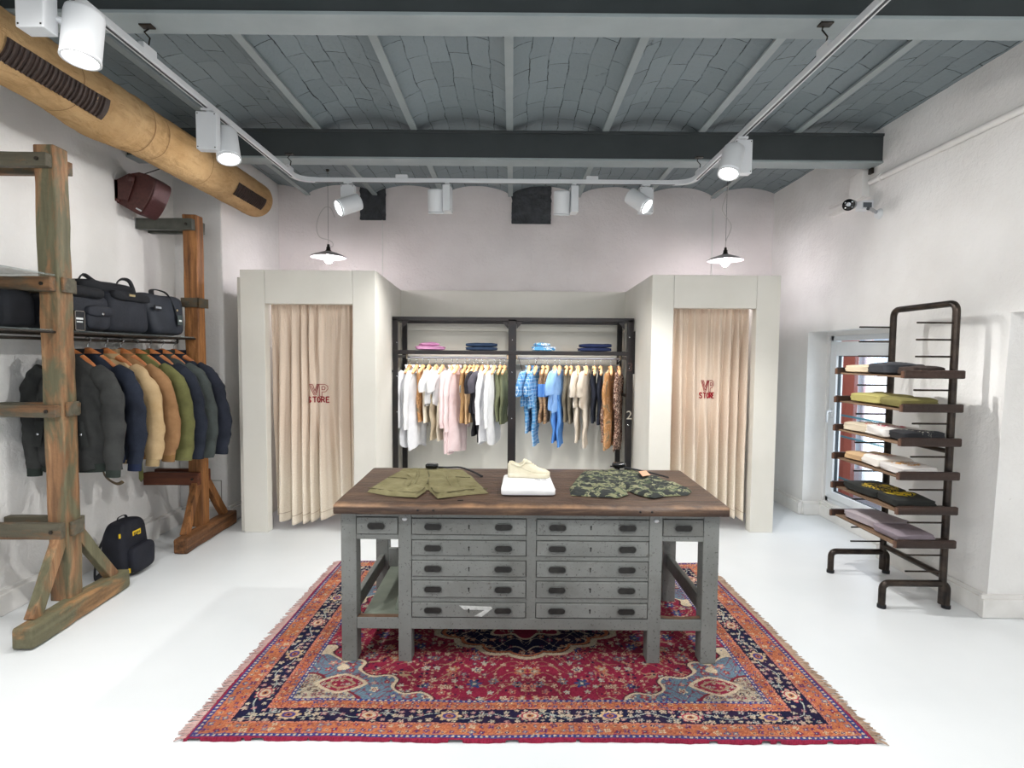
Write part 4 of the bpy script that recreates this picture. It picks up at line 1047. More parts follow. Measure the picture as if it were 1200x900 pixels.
MB().sq((-2.93, 3.90, SHZ+.315), (.11, .28, .045), .55, .5, None, 40, 16, wob(.014, 8, 13)).obj('folded_top', M_bag2, b2)
MB().sq((-2.768, 3.98, SHZ+.265), (.03, .19, .035), .5, .4, None, 32, 12, wob(.008, 10, 14)).obj('front_flap', M_bag2, b2)
MB().tube(spl([(-2.86, 3.96, SHZ+.30), (-2.85, 3.97, SHZ+.37), (-2.85, 4.03, SHZ+.40), (-2.85, 4.10, SHZ+.385), (-2.84, 4.13, SHZ+.30)], 4), .014, 8, flat=.4).obj('handle', M_black, b2)
MB().tube(spl([(-2.9, 3.66, SHZ+.32), (-2.89, 3.70, SHZ+.385), (-2.89, 3.78, SHZ+.36), (-2.88, 3.84, SHZ+.33)], 4), .014, 8, flat=.4).obj('handle', M_black, b2)
MB().box(-2.741, -2.734, 3.925, 3.985, SHZ+.265, SHZ+.28).obj('label_plate', M_bronze, b2)
b3 = thing('holdall_bag', 'slate black holdall with strap and hanging tag, at the far end of the shelf', 'bag', (-2.93, 4.42, SHZ))
def taper(p):
    q = Vector(p); t = (q.z+.15)/.3; q.y *= .78+.30*t; q.x *= 1.1-.35*t
    return q+Vector((nz(q.x*8, q.y*8, q.z*8+21), nz(q.x*8+5, q.y*8, q.z*8), nz(q.x*8, q.y*8+9, q.z*8)))*.010
MB().sq((-2.92, 4.42, SHZ+.165), (.17, .25, .163), .3, .35, None, 48, 30, taper).obj('body', M_bag3, b3)
MB().tube(spl([(-2.775, 4.50, SHZ+.02), (-2.752, 4.50, SHZ+.10), (-2.765, 4.50, SHZ+.20), (-2.82, 4.50, SHZ+.33), (-2.86, 4.46, SHZ+.365), (-2.86, 4.36, SHZ+.36), (-2.83, 4.31, SHZ+.32)], 4), .018, 8, flat=.25).obj('strap', M_black, b3)
MB().box(-2.752, -2.744, 4.215, 4.30, SHZ+.195, SHZ+.23).obj('name_patch', M_black, b3, bev=.003)
MB().box(-2.744, -2.742, 4.225, 4.29, SHZ+.205, SHZ+.22).obj('patch_lettering', plain('grey_lettering', '8D9299', None), b3)
MB().box(-2.732, -2.728, 4.475, 4.535, SHZ+.09, SHZ+.17).obj('hang_tag', plain('dark_green_card', '3A4444', None), b3)
MB().box(-2.7275, -2.7265, 4.487, 4.523, SHZ+.118, SHZ+.132).obj('tag_lettering', plain('white_print', 'D8DCDC', None), b3)
MB().lathe([(0, .005), (.009, .004), (.009, 0)], (-2.752, 4.505, SHZ+.21), 12, Matrix.Rotation(PI/2, 3, 'Y')).obj('rivet', M_bronze, b3)
tag(MB().sq((-2.98, 3.20, SHZ+.115), (.12, .12, .112), .35, .4, None, 36, 24, wob(.012, 9, 31)).obj('black_bag', M_bag2, org=(-2.98, 3.2, SHZ)), 'plain black bag on the glass shelf, mostly hidden left of the front upright', 'bag')
sg = thing('price_frame', 'small grey framed black sign leaning before the helmet bag', 'sign', (-2.74, 3.45, SHZ))
MB().box(-2.735, -2.73, 3.42, 3.50, SHZ+.0, SHZ+.125).obj('black_card', M_black, sg)
m = MB()
for a in ((3.42, 3.50, 0, .005), (3.42, 3.50, .12, .125), (3.42, 3.425, 0, .125), (3.495, 3.50, 0, .125)): m.box(-2.737, -2.726, a[0], a[1], SHZ+a[2], SHZ+a[3])
m.obj('frame', M_chrome, sg)
MB().box(-2.7298, -2.729, 3.432, 3.488, SHZ+.07, SHZ+.082).box(-2.7298, -2.729, 3.436, 3.484, SHZ+.052, SHZ+.060).obj('printed_lines', plain('white_print', 'D8DCDC', None), sg)

# ================================================================== BACKPACK
bp = thing('backpack', 'black backpack with yellow label and zip pulls on the floor', 'backpack', (-2.86, 3.985, 0))
M_yel = plain('bright_yellow_tab', 'E3C01E', 'D9B010', 40, .6); M_pack = cloth('black_nylon', '22242D', '191A21', .65, 900, .35)
def bpf(p):
    q = Vector(p); t = (q.z+.2)/.4; q.y *= 1.02-.16*max(0, t-.55)/.45; q.x *= 1.05-.25*t
    return q+Vector((nz(q.y*9, q.z*9, 1), nz(q.x*9, q.z*9, 2), nz(q.x*9, q.y*9, 3)))*.007
MB().sq((-2.865, 3.985, .205), (.10, .148, .20), .38, .42, None, 48, 32, bpf).obj('body', M_pack, bp)
MB().sq((-2.765, 4.0, .125), (.042, .12, .098), .4, .4, None, 40, 24, wob(.005, 10, 2)).obj('front_pocket', M_pack, bp)
MB().tube([(-2.752+.012*math.cos(a)*0, 4.0+.112*math.cos(a), .125+.088*math.sin(a)) for a in [PI*i/16 for i in range(17)]], .005, 6).obj('pocket_zip', M_black, bp)
MB().tube([(-2.805-.02*abs(math.sin(a)), 3.985+.140*math.cos(a), .22+.155*math.sin(a)) for a in [PI*i/20 for i in range(21)]], .005, 6).obj('main_zip', M_black, bp)
MB().obox((-2.781, 3.99, .305), (.005, .088, .040)).obj('yellow_label', M_yel, bp, bev=.001)
m = MB()
for i in range(5): m.box(-2.7785, -2.7775, 3.958+i*.0135, 3.958+i*.0135+.008, .296, .314)
m.obj('label_lettering', plain('dark_ink', '3A330F', None), bp)
for p in ((-2.80, 3.842, .325), (-2.76, 3.875, .06)): MB().obox(p, (.01, .012, .032)).obj('zip_pull', M_yel, bp, bev=.002)
MB().tube(spl([(-2.90, 3.96, .40), (-2.89, 3.96, .425), (-2.88, 4.01, .43), (-2.88, 4.03, .405)], 4), .009, 8, flat=.4).obj('grab_handle', M_black, bp)
MB().tube(spl([(-2.95, 3.90, .30), (-2.985, 3.88, .2), (-2.99, 3.85, .08), (-2.965, 3.82, .02), (-2.93, 3.83, .05)], 4), .02, 8, flat=.35).obj('shoulder_strap', M_black, bp)
MB().obox((-2.955, 3.825, .035), (.03, .008, .02)).obj('buckle', M_chrome, bp)

# ================================================================== CENTRE RACK
M_steelr = plain('black_painted_angle_iron', '1C1C1F', '2A2322', 9, .45, .3, .2, 50)
cr = thing('steel_clothes_rack', 'black steel clothes rack between the two fitting rooms', 'clothes rack', (0, 5.79, 0))
YF0, YF1, YR0, YR1 = 5.76, 5.80, 6.28, 6.32
def bx(n, *a, mat=M_steelr, bev=.003, par=cr): return MB().box(*a).obj(n, mat, par, bev=bev)
RT = 2.035
for (xa, xb) in ((-1.26, -1.16), (-.042, .042), (1.185, 1.275)):
    # the photographed posts are pairs of angle irons: a slim face and a set-back web
    if xa < -1: bx('post', -1.26, -1.208, YF0, YF1, 0, RT-.02)
    elif xa > 1: bx('post', 1.21, 1.276, YF0, YF1, 0, RT-.02)
    else: bx('post', xa, xb, YF0, YF1, 0, RT-.02)
    if xa < -1: bx('post', -1.265, -1.21, YR0, YR1, 0, RT-.02)
    elif xa > 1: bx('post', 1.205, 1.26, YR0, YR1, 0, RT-.02)
    else: bx('post', xa, xb, YR0, YR1, .9, RT-.02)
bx('top_bar', -1.262, 1.278, YF0, YF1, RT-.04, RT); bx('top_bar', -1.262, 1.278, YR0, YR1, RT-.04, RT)
for x in (-1.24, 1.23): bx('end_bar', x-.02, x+.02, YF1, YR0, RT-.04, RT); bx('end_bar', x-.018, x+.018, YF1, YR0, 1.60, 1.63); bx('end_bar', x-.018, x+.018, YF1, YR0, 1.2, 1.23)
bx('shelf_edge', -1.25, 1.25, YF0-.004, YF1, 1.642, 1.685)
bx('shelf_board', -1.24, 1.24, YF1, YR0, 1.668, 1.682, mat=plain('white_shelf_board', 'E4E2DE', None))
MB().tube([(-1.15, 6.03, 1.605), (1.2, 6.03, 1.605)], .013, 12).obj('hanging_rail', plain('grey_steel_rail', '6C6E73', None, rough=.35, metal=.8), cr)
MB().tube([(-1.2, 6.25, 1.53), (1.22, 6.25, 1.53)], .009, 8).obj('rear_rail', plain('pale_steel_rail', 'C6C9CA', None, rough=.35), cr)
for x in (-1.16, -.05, .05, 1.19): bx('rail_bracket', x-.01, x+.01, 6.01, 6.05, 1.59, 1.67, mat=M_brk)
gs = MB()
for x, s_ in ((-1.16, 1), (1.18, -1), (-.045, -1), (.045, 1)):
    gs.add([(x, YF0+.01, RT-.04), (x+s_*.07, YF0+.01, RT-.04), (x, YF0+.01, RT-.12), (x, YF0+.016, RT-.04), (x+s_*.07, YF0+.016, RT-.04), (x, YF0+.016, RT-.12)], [(0, 1, 2), (5, 4, 3), (0, 3, 4, 1), (1, 4, 5, 2), (2, 5, 3, 0)])
gs.obj('corner_gussets', M_steelr, cr)
bx('mid_bar', .04, .35, YR0, YR1, 1.16, 1.19); bx('mid_bar', -.35, -.04, YR0, YR1, 1.16, 1.19)
bx('side_lug', -1.33, -1.26, YF0+.01, YF0+.03, 1.45, 1.47); bx('side_lug', 1.275, 1.30, YF0+.01, YF0+.03, 1.45, 1.9, bev=.002)
bt = MB()
for x in (-1.215, 1.235, 0):
    for z in (1.80+.03*x, 1.46+.04*x, .97-.05*x): bt.lathe([(0, .003), (.006, .002), (.007, 0)], (x, YF0, z), 8, Matrix.Rotation(PI/2, 3, 'X'))
bt.obj('bolt_heads', M_chrome, cr)
MT = Matrix.Rotation(PI/2, 4, 'X'); M_sten = plain('cream_stencil_paint', 'C9C2B4', 'A49C8C', 60)
pz = at(737, 487, YF0)
text_mesh('stencilled_number', '2', .13, M_sten, cr, Matrix.Translation((1.243, YF0-.002, 1.01)) @ MT)
text_mesh('stencilled_number', '3', .13, plain('faded_red_stencil', '5A3E3A', '3A2E2C', 60), cr, Matrix.Translation((1.243, YF0-.002, 1.52)) @ MT)
MB().box(-1.1, 1.15, 5.86, 5.88, 1.652, 1.666).obj('led_strip', glow('led_strip', 'FFFFFF', 5), cr)
MB().tube(spl([(.07, 6.0, 1.62), (.12, 5.98, 1.45), (.17, 5.98, 1.36), (.22, 5.99, 1.45), (.29, 6.0, 1.62)], 4), .004, 6).obj('loose_cable', M_dark, cr)

def cl(k, a, b=None, **kw): return cloth(k, a, b, **kw)
def plaid(name):
    t = NT(name); sx = t.n('ShaderNodeSeparateXYZ'); t.l(t.tc.outputs['Object'], sx.inputs[0])
    def st(ax, f, w): return t.mask(t.math('SINE', t.math('MULTIPLY', sx.outputs[ax], f*1.7)), w, w+.12)
    col = t.mix(t.math('MULTIPLY', st(0, 55, .1), .55), '5E9CCB', '1F5D96')
    col = t.mix(t.math('MULTIPLY', st(2, 48, .1), .55), col, '2A6AA5')
    col = t.mix(t.math('MULTIPLY', st(0, 110, .93), .8), col, 'E5EEF5'); col = t.mix(t.math('MULTIPLY', st(2, 96, .93), .8), col, 'E5EEF5')
    return t.done(col, .9)
def leaf(name, a, b, c, s=45):
    t = NT(name); n = t.noise(t.vec(), s, 3, .6, 1); col = t.ramp(n, [(.40, c4(a)), (.5, c4(b)), (.58, c4(c))], True); return t.done(col, .9)
GM = dict(white=cl('white_cotton', 'F0F0F2', 'E2E3E7'), white2=cl('bright_white_cotton', 'EBEBEB', 'DFDFE0'), cream=cl('cream_cotton', 'E4DAC8', 'D5C9B4'), beige=cl('beige_cotton', 'D6C6AC', 'C6B498'),
          pink=cl('pale_pink_cotton', 'EDD8D8', 'E0C6C6'), rose=cl('dusty_rose_cotton', 'D9B4A6', 'CDA394'), tan=cl('tan_cotton', 'BC976C', 'A98458'), tan2=cl('light_tan_cotton', 'CFAF88', 'BE9C74'),
          black=cl('black_cotton', '2A282C', '1F1D21'), char=cl('charcoal_cotton', '55525A', '454249'), olive=cl('olive_cotton', '75795F', '62664C'), khaki=cl('khaki_grey_cotton', '7E7666', '6A6254'),
          lblue=cl('light_blue_cotton', '8FB6E8', '7CA5DC'), mblue=cl('mid_blue_cotton', '5F92D6', '4D80C6'), navy=cl('navy_cotton', '2A2D39', '20232B'), ecru=cl('ecru_cotton', 'DACFC0', 'CABDAC'),
          plaid=plaid('blue_plaid'), leafp=leaf('brown_patterned_print', '4A342C', '9C7460', 'D8C4B4', 50), leafb=leaf('rust_patterned_print', 'B08050', 'C9986C', '8E7A5C', 9), mix=leaf('brown_and_blue_print', 'B08E6C', '7A5D48', 'A3856A', 14), grey=cl('grey_jersey', 'A9A6AA', '96939A'),
          denim=cl('dark_denim', '2C3C54', '222F44'), royal=cl('navy_blue_denim', '2E385E', '242C4C'), hot=cl('orchid_pink_jersey', 'D39ABF', 'C486B0'), sky=leaf('blue_white_tie_dye', '5FA8D8', 'EEF4F8', '3E8CC6', 14))
CY, CZ = 6.03, 1.605
RZ = math.radians(76)
hp2 = hanger_proto(M_hangl, .17, .05)
def pants(name, label, cat, group, x, z0, L, m, w=.17, D=.035, seed=0, rz=RZ, clip=True, y=CY):
    loc = (x, y, z0); c = Vector(loc); o = thing(name, label, cat, loc, group)
    for sx in (-1, 1):
        def f(u, v):
            a = 2*PI*u; hw = w*.5*(1.0+.12*v); d = D*(.7+.5*math.sin(PI*min(1, v*1.2+.1)))
            xx = sx*w*.48*(1+.1*v)+hw*pw(math.cos(a), .8); yy = d*pw(math.sin(a), .8)+.012*nz(xx*12, v*4, seed)+.006*math.sin(v*9+seed)
            return c+Vector((xx, yy, -.02-(L-.02)*v+.012*nz(xx*7, seed)*v))
        MB().grid(f, 20, 18, True, flip=True).obj('trouser_leg', m, o)
    MB().grid(lambda u, v: c+Vector(((w+.006)*pw(math.cos(2*PI*u), .7), (D*.62)*pw(math.sin(2*PI*u), .7)+.003, .012-.05*v)), 28, 2, True, flip=True).obj('waistband', m, o)
    if clip:
        k = MB()
        for sx in (-1, 1): k.obox(c+Vector((sx*w*.6, 0, .018)), (.02, .022, .05))
        k.obj('clips', M_dark, o)
    o.rotation_euler = (0, 0, rz); return o
def X_(px): return (px-600)/640*CY
grp = 'garments on the centre rack'
def zat(py): return at(600, py, CY-.1).z
NK = 1.49
TOPS = [
 (480, 'shirt', 'white', 523, .56, 'white long-sleeved shirt, leftmost garment on the centre rack'),
 (488.5, 'shirt', 'white', 526, .58, "white long-sleeved shirt, second from the rack's left end"),
 (511, 't_shirt', 'white2', 474, .16, 'white t-shirt over beige shorts, left of its twin'),
 (518.5, 't_shirt', 'white2', 474, .16, 'white t-shirt over beige shorts, just left of the pink shirts'),
 (530, 'shirt', 'pink', 529, .56, 'pale pink long-sleeved shirt beside the white t-shirts'),
 (536, 'shirt', 'pink', 531, .6, 'pale pink long-sleeved shirt beside the tan trousers'),
 (559, 't_shirt', 'black', 484, .17, 'black t-shirt beside the tan trousers on the centre rack'),
 (565, 't_shirt', 'char', 482, .17, 'charcoal t-shirt beside the long-sleeved white shirts'),
 (571.5, 'shirt', 'white', 519, .52, 'white long-sleeved shirt beside the charcoal t-shirt'),
 (579, 'shirt', 'white2', 520, .56, 'white long-sleeved shirt beside the olive trousers'),
 (620, 'shirt', 'plaid', 474, .2, 'blue plaid short-sleeved shirt nearest the middle post'),
 (627.5, 'shirt', 'plaid', 478, .2, 'blue plaid short-sleeved shirt beside the brown and blue shorts'),
 (650, 't_shirt', 'lblue', 480, .18, 'light blue t-shirt beside the brown and blue shorts'),
 (655.5, 't_shirt', 'lblue', 481, .18, 'light blue t-shirt beside the khaki grey trousers'),
 (677.5, 'shirt', 'ecru', 477, .2, 'ecru short-sleeved shirt beside the khaki grey trousers'),
 (686.5, 'shirt', 'ecru', 478, .2, 'ecru short-sleeved shirt beside the navy trousers'),
 (715.5, 'shirt', 'leafb', 524, .34, 'rust and brown patterned shirt beside the navy trousers'),
 (725, 'shirt', 'leafp', 527, .34, 'brown speckled patterned shirt, rightmost garment on the centre rack'),
]
def mk_hanger(x, z, label, rz=RZ): dup(hp2, (x, CY, z), rz+.12, label, 'pale wooden hangers on the centre rack')
for i, (px, nm, mk, by, slv, lb) in enumerate(TOPS):
    x = X_(px); L = NK-zat(by)-.0
    long_ = slv > .3
    top_garment(nm, lb, 'shirt' if nm == 'shirt' else 't-shirt', grp, (x, CY, NK), RZ-.14+.06*math.sin(i*2.3), GM[mk], sw=.19 if not long_ else .185, L=L, slv=slv, D=.034, seed=i*2.1+40, collar='shirt' if nm == 'shirt' else 'crew',
                sr=(.062, .07) if not long_ else (.055, .038), splay=.03 if long_ else .045, flare=1.1 if not long_ else 1.03, droop=.075, wr=.009, fwd=.0)
    mk_hanger(x, NK-.004, 'pale hanger of the '+lb)
LOW = [(511, 'shorts', 'beige', 516, 'beige shorts hanging below the left white t-shirt'), (518.5, 'shorts', 'cream', 517, 'cream shorts hanging below the right white t-shirt'),
       (559, 'trousers', 'black', 511, 'black trousers hanging below the black t-shirt'), (565, 'trousers', 'black', 518, 'black trousers hanging below the charcoal t-shirt'),
       (620, 'shorts', 'plaid', 507, 'blue plaid shorts nearest the middle post'), (628, 'shorts', 'plaid', 522, 'blue plaid shorts beside the brown and blue shorts'),
       (651, 'trousers', 'mblue', 518, 'mid blue trousers below the left light blue t-shirt'), (657, 'trousers', 'mblue', 523, 'mid blue trousers below the right light blue t-shirt'),
       (677, 'shorts', 'ecru', 518, 'ecru shorts below the left ecru shirt'), (687, 'shorts', 'ecru', 524, 'ecru shorts below the right ecru shirt'), (708, 'shorts', 'leafp', 517, 'brown patterned shorts between the navy trousers and rust shirt')]
for i, (px, nm, mk, by, lb) in enumerate(LOW):
    z0 = 1.20; pants(nm, lb, nm, grp, X_(px), z0, z0-zat(by), GM[mk], w=.15, D=.022, seed=i*3+5, clip=False)
PAN = [(495.5, 'trousers', 'leafb', 495, 'rust patterned trousers between the white shirt and the cream trousers'), (502.5, 'trousers', 'cream', 496, 'cream trousers clipped beside the rust patterned ones'),
       (545, 'trousers', 'tan', 496, 'tan trousers with a white tag, leftmost of the three tan pairs'), (550.5, 'trousers', 'tan2', 497, 'light tan trousers, middle of the three tan pairs'), (555, 'trousers', 'tan2', 495, 'light tan trousers beside the black t-shirt'),
       (586, 'trousers', 'olive', 494, 'olive trousers, left of the two pairs by the middle post'), (591, 'trousers', 'olive', 497, 'olive trousers nearest the middle post'),
       (636, 'shorts', 'mix', 495, 'brown shorts with a blue panel beside the plaid shirts'), (641, 'shorts', 'mix', 496, 'brown shorts with a blue panel beside the light blue t-shirts'),
       (663.5, 'trousers', 'khaki', 494, 'khaki grey trousers beside the light blue t-shirts'), (669, 'trousers', 'khaki', 496, 'khaki grey trousers beside the ecru shirts'),
       (696, 'trousers', 'navy', 495, 'navy trousers beside the ecru shirts'), (703.5, 'trousers', 'navy', 497, 'navy trousers beside the rust patterned shirt')]
for i, (px, nm, mk, by, lb) in enumerate(PAN):
    z0 = 1.46; p = pants(nm, lb, nm, grp, X_(px), z0, z0-zat(by), GM[mk], w=.14, D=.024, seed=i*5+2)
    if i == 2: MB().box(X_(px)-.19, X_(px)-.145, CY-.003, CY, z0-.23, z0-.15).obj('price_tag', M_whitep, p)
    if mk == 'mix':
        c = Vector((X_(px), CY, z0)); MB().grid(lambda u, v: c+Vector((.157*pw(math.cos(2*PI*u), .7)*1.0, .043*pw(math.sin(2*PI*u), .7), -.13-.14*v)), 28, 2, True, flip=True).obj('blue_panel', GM['mblue'], p)
    dup(hp2, (X_(px), CY, NK-.004), RZ+.12, 'clip hanger of the '+lb, 'pale wooden hangers on the centre rack')
for h in (hp, hp2):
    for ch in list(h.children): bpy.data.objects.remove(ch)
    bpy.data.objects.remove(h)

# folded clothes ------------------------------------------------------------
def folded(name, label, cat, group, c, sx, sy, h, m, layers=3, rz=0, seed=0, e=.28, wobb=.006, tilt=0):
    c = Vector(c); R = Matrix.Rotation(rz, 3, 'Z') @ Matrix.Rotation(tilt, 3, 'X')
    def fn(p):
        q = Vector(p); k = q.z/h*2
        s_ = 1-.022*(1+math.cos(PI*layers*(k+1)))/1
        q.x *= s_; q.y *= s_
        q += Vector((nz(q.x*7+seed, q.y*7, k), nz(q.x*7, q.y*7+seed, k), 0))*wobb
        q.z += wobb*.9*nz(q.x*9, q.y*9, seed)*(1 if k > 0 else .2)*(k > -.9)
        return q
    o = MB().sq(c+Vector((0, 0, h/2)), (sx/2, sy/2, h/2), e, .22, R, 56, 26, fn).obj(name, m, org=tuple(c))
    return tag(o, label, cat, group)
SH = 1.686
gS = 'folded clothes on the centre rack shelf'
folded('folded_shirt', 'orchid pink folded shirt on the shelf at the left end of the rack', 'shirt', gS, (-.88, 5.90, SH), .31, .26, .045, GM['hot'], 2, .1, 1, .5, .014)
folded('folded_shirt', 'bunched orchid pink shirt on top of the folded pink shirt', 'shirt', gS, (-.90, 5.90, SH+.042), .2, .2, .04, GM['hot'], 1, .3, 3, .7, .014)
for i in range(2):
    folded('folded_jeans', ('dark blue folded jeans, lower pair left of the middle post', 'dark blue folded jeans, upper pair left of the middle post')[i], 'jeans', gS, (-.33, 5.92, SH+.041*i), .345, .24, .04, GM['denim'], 2, .02*i, 5+i, .4, .004)
    folded('folded_trousers', ('royal blue folded trousers, lower pair at the right of the shelf', 'royal blue folded trousers, upper pair at the right of the shelf')[i], 'trousers', gS, (.885+.01*i, 5.92, SH+.041*i), .35-.01*i, .24, .04, GM['royal'], 2, -.03*i, 8+i, .4, .006)
folded('folded_shirt', 'blue and white tie-dye folded shirt right of the middle post', 'shirt', gS, (.335, 5.92, SH), .25, .24, .05, GM['sky'], 2, .05, 12, .5, .012)
folded('folded_shirt', 'blue and white tie-dye shirt rolled on top of its twin', 'shirt', gS, (.315, 5.92, SH+.047), .16, .18, .045, GM['sky'], 1, .2, 15, .7, .012)

# ================================================================== THINGS ON THE WORKBENCH
BT = .872
def cloth_flat(outline, z0, h, cell=.007, seed=0, wr=.004, edge=.012, zfn=None):
    P = np.array(outline); x0, y0 = P.min(0)-cell; x1, y1 = P.max(0)+cell
    xs = np.arange(x0, x1+cell, cell); ys = np.arange(y0, y1+cell, cell); X, Y = np.meshgrid(xs, ys)
    ins = np.zeros(X.shape, bool); n = len(P); D = np.full(X.shape, 9.); CX = X.copy(); CYY = Y.copy()
    for i in range(n):
        a = P[i]; b = P[(i+1) % n]
        if a[1] != b[1]:
            cnd = ((a[1] > Y) != (b[1] > Y)) & (X < (b[0]-a[0])*(Y-a[1])/(b[1]-a[1])+a[0]); ins ^= cnd
        ab = b-a; t = np.clip(((X-a[0])*ab[0]+(Y-a[1])*ab[1])/(ab @ ab), 0, 1); qx = a[0]+t*ab[0]; qy = a[1]+t*ab[1]; d = np.hypot(X-qx, Y-qy)
        m = d < D; D[m] = d[m]; CX[m] = qx[m]; CYY[m] = qy[m]
    d = np.where(ins, D, 0); X = np.where(ins, X, CX); Y = np.where(ins, Y, CYY)
    Z = np.zeros(X.shape)
    for idx in np.ndindex(X.shape):
        if d[idx] > 0:
            e = 1-math.exp(-d[idx]/edge)
            w = nz(X[idx]*9+seed, Y[idx]*16, seed)+.6*nz(X[idx]*26, Y[idx]*20, seed+3)+1.1*(.35-abs(nz(X[idx]*17+Y[idx]*9, Y[idx]*30, seed+6))*1.6)
            Z[idx] = h*e+wr*w*e+(zfn(X[idx], Y[idx]) if zfn else 0)*e
    V = []; F = []; id_ = -np.ones(X.shape, int)
    ny_, nx_ = X.shape
    for j in range(ny_-1):
        for i in range(nx_-1):
            if ins[j:j+2, i:i+2].any():
                q = []
                for (a, b) in ((j, i), (j, i+1), (j+1, i+1), (j+1, i)):
                    if id_[a, b] < 0: id_[a, b] = len(V); V.append((X[a, b], Y[a, b], z0+Z[a, b]))
                    q.append(id_[a, b])
                F.append(tuple(q))
    m = MB(); m.add(V, F, True); return m
def gold(px, py): # point on the bench top
    a = at(px, py, 1.0); c = Vector((0, 0, 1.65)); d = a-c; t = (BT+.008-1.65)/d.z; p = c+d*t; return (p.x, p.y)
kh = cloth('khaki_ripstop', '7D7758', '676144', .9, 500, .5)
ks = thing('cargo_shorts', 'khaki cargo shorts laid flat on the left of the workbench', 'shorts', (*gold(500, 565), BT))
outl = [gold(*p) for p in ((471, 550), (500, 549.5), (530, 550), (545, 552), (552, 557), (572.5, 576.5), (548, 578.5), (513, 582.5), (504, 574.5), (500.5, 570), (499, 574), (488, 581.5), (455, 579.5), (430, 575), (449, 562), (462, 555))]
cloth_flat(outl, BT, .018, .007, 2, .010, .011, lambda x, y: .006*math.exp(-((x+.45)/.05)**2)).obj('shorts_body', kh, ks)
khd = cloth('khaki_seam', '5E583F', '514B36')
for sgn, P in ((-1, ((455, 562), (477, 563.5), (473, 571.5), (446, 570))), (1, ((534, 561.5), (551, 562.5), (560, 571), (539, 572)))):
    q = [gold(*p) for p in P]; cloth_flat(q, BT+.016, .007, .007, 5, .003, .004).obj('cargo_pocket', kh, ks)
    MB().tube([(q[0][0], q[0][1]-.008, BT+.025), (q[1][0], q[1][1]-.008, BT+.025)], .003, 6).obj('pocket_edge', khd, ks)
q = [gold(*p) for p in ((501, 552), (503, 560), (501, 570))]; MB().tube([(a, b, BT+.024) for a, b in q], .0035, 6).obj('fly_seam', khd, ks)
qb = [gold(*p) for p in ((508, 551), (524, 551.5), (540, 552), (556, 555), (565, 557))]
for Ph in (((431, 573.8), (455, 578.0), (487, 580.0), (497.5, 573.5)), ((505, 573.5), (513.5, 580.8), (548, 576.8), (571, 575.0))):
    q = [gold(*p) for p in Ph]; MB().tube(spl([(u_, v_+.012, BT+.016+.004*(0 < k_ < 3)) for k_, (u_, v_) in enumerate(q)], 5), .0028, 6).obj('hem_seam', khd, ks)
for Ph in (((474, 556), (482, 562), (478, 572)), ((528, 555), (524, 562), (530, 573)), ((490, 555), (489, 563), (484, 571))):
    q = [gold(*p) for p in Ph]; MB().tube(spl([(u_, v_, BT+.020) for u_, v_ in q], 5), .006, 8, flat=.8).obj('fabric_crease', kh, ks)
bl = MB().tube(spl([(qb[0][0], qb[0][1], BT+.03), (qb[1][0], qb[1][1], BT+.03), (qb[2][0], qb[2][1], BT+.032), (qb[3][0], qb[3][1], BT+.016), (qb[4][0], qb[4][1]-.02, BT+.006)], 4), .010, 8, flat=.5).obj('webbing_belt', M_black, ks)
MB().sq((qb[0][0]-.01, qb[0][1], BT+.038), (.042, .03, .016), .5, .5).obj('belt_buckle', plain('gloss_black', '0C0D0F', None, rough=.15), ks)
def camo():
    t = NT('woodland_camouflage'); v = t.vec((1, 1.6, 1))
    n = t.noise(v, 13, 2, .5, .6); n2 = t.noise(t.vec((1, 1.7, 1), loc=(4, 2, 0)), 14, 3, .6, .7)
    col = t.ramp(n, [(.40, c4('77785A')), (.47, c4('4A543F')), (.53, c4('858468')), (.60, c4('414A38'))], True)
    col = t.mix(t.ramp(n2, [(.0, (0, 0, 0, 1)), (0.50, (1, 1, 1, 1))], True), col, '262A28')
    t.bump(t.noise(v, 22, 4), .3, .01); return t.done(col, .9)
cs = thing('cargo_shorts', 'woodland camouflage shorts laid flat on the right of the workbench', 'shorts', (*gold(735, 568), BT))
outl = [gold(*p) for p in ((682, 553.5), (700, 553), (716, 551), (730, 552), (745, 552), (757, 557), (775, 561), (790, 566), (811, 574.5), (806, 579), (780, 580), (766, 582.5), (748, 578.5), (737, 574), (733, 571), (736, 578), (724, 582), (700, 581), (669, 579), (667, 571), (675, 561))]
Mca = camo(); cloth_flat(outl, BT, .024, .008, 22, .012, .014).obj('shorts_body', Mca, cs)
q = [gold(*p) for p in ((686, 556), (702, 555), (704, 562), (688, 563))]; cloth_flat(q, BT+.022, .012, .007, 9, .005, .005).obj('waist_fold', Mca, cs)
q = [gold(*p) for p in ((748, 559), (757, 558), (762, 563.5), (753, 565))]
MB().add([(*p, BT+.045) for p in q]+[(*p, BT+.043) for p in q], [(0, 1, 2, 3), (7, 6, 5, 4), (0, 4, 5, 1), (1, 5, 6, 2), (2, 6, 7, 3), (3, 7, 4, 0)]).obj('paper_tag', plain('kraft_card', 'D3A384', None), cs)
qb = [gold(*p) for p in ((715, 551), (725, 551.5), (740, 554), (757, 557.5), (775, 559.5), (783, 559.5))]
MB().tube(spl([(a, b, BT+(.034, .036, .034, .034, .02, .008)[i]) for i, (a, b) in enumerate(qb)], 4), .010, 8, flat=.5).obj('webbing_belt', M_black, cs)
MB().sq((qb[1][0], qb[1][1], BT+.046), (.045, .03, .018), .5, .5).obj('belt_buckle', plain('gloss_black', '0C0D0F', None, rough=.15), cs)
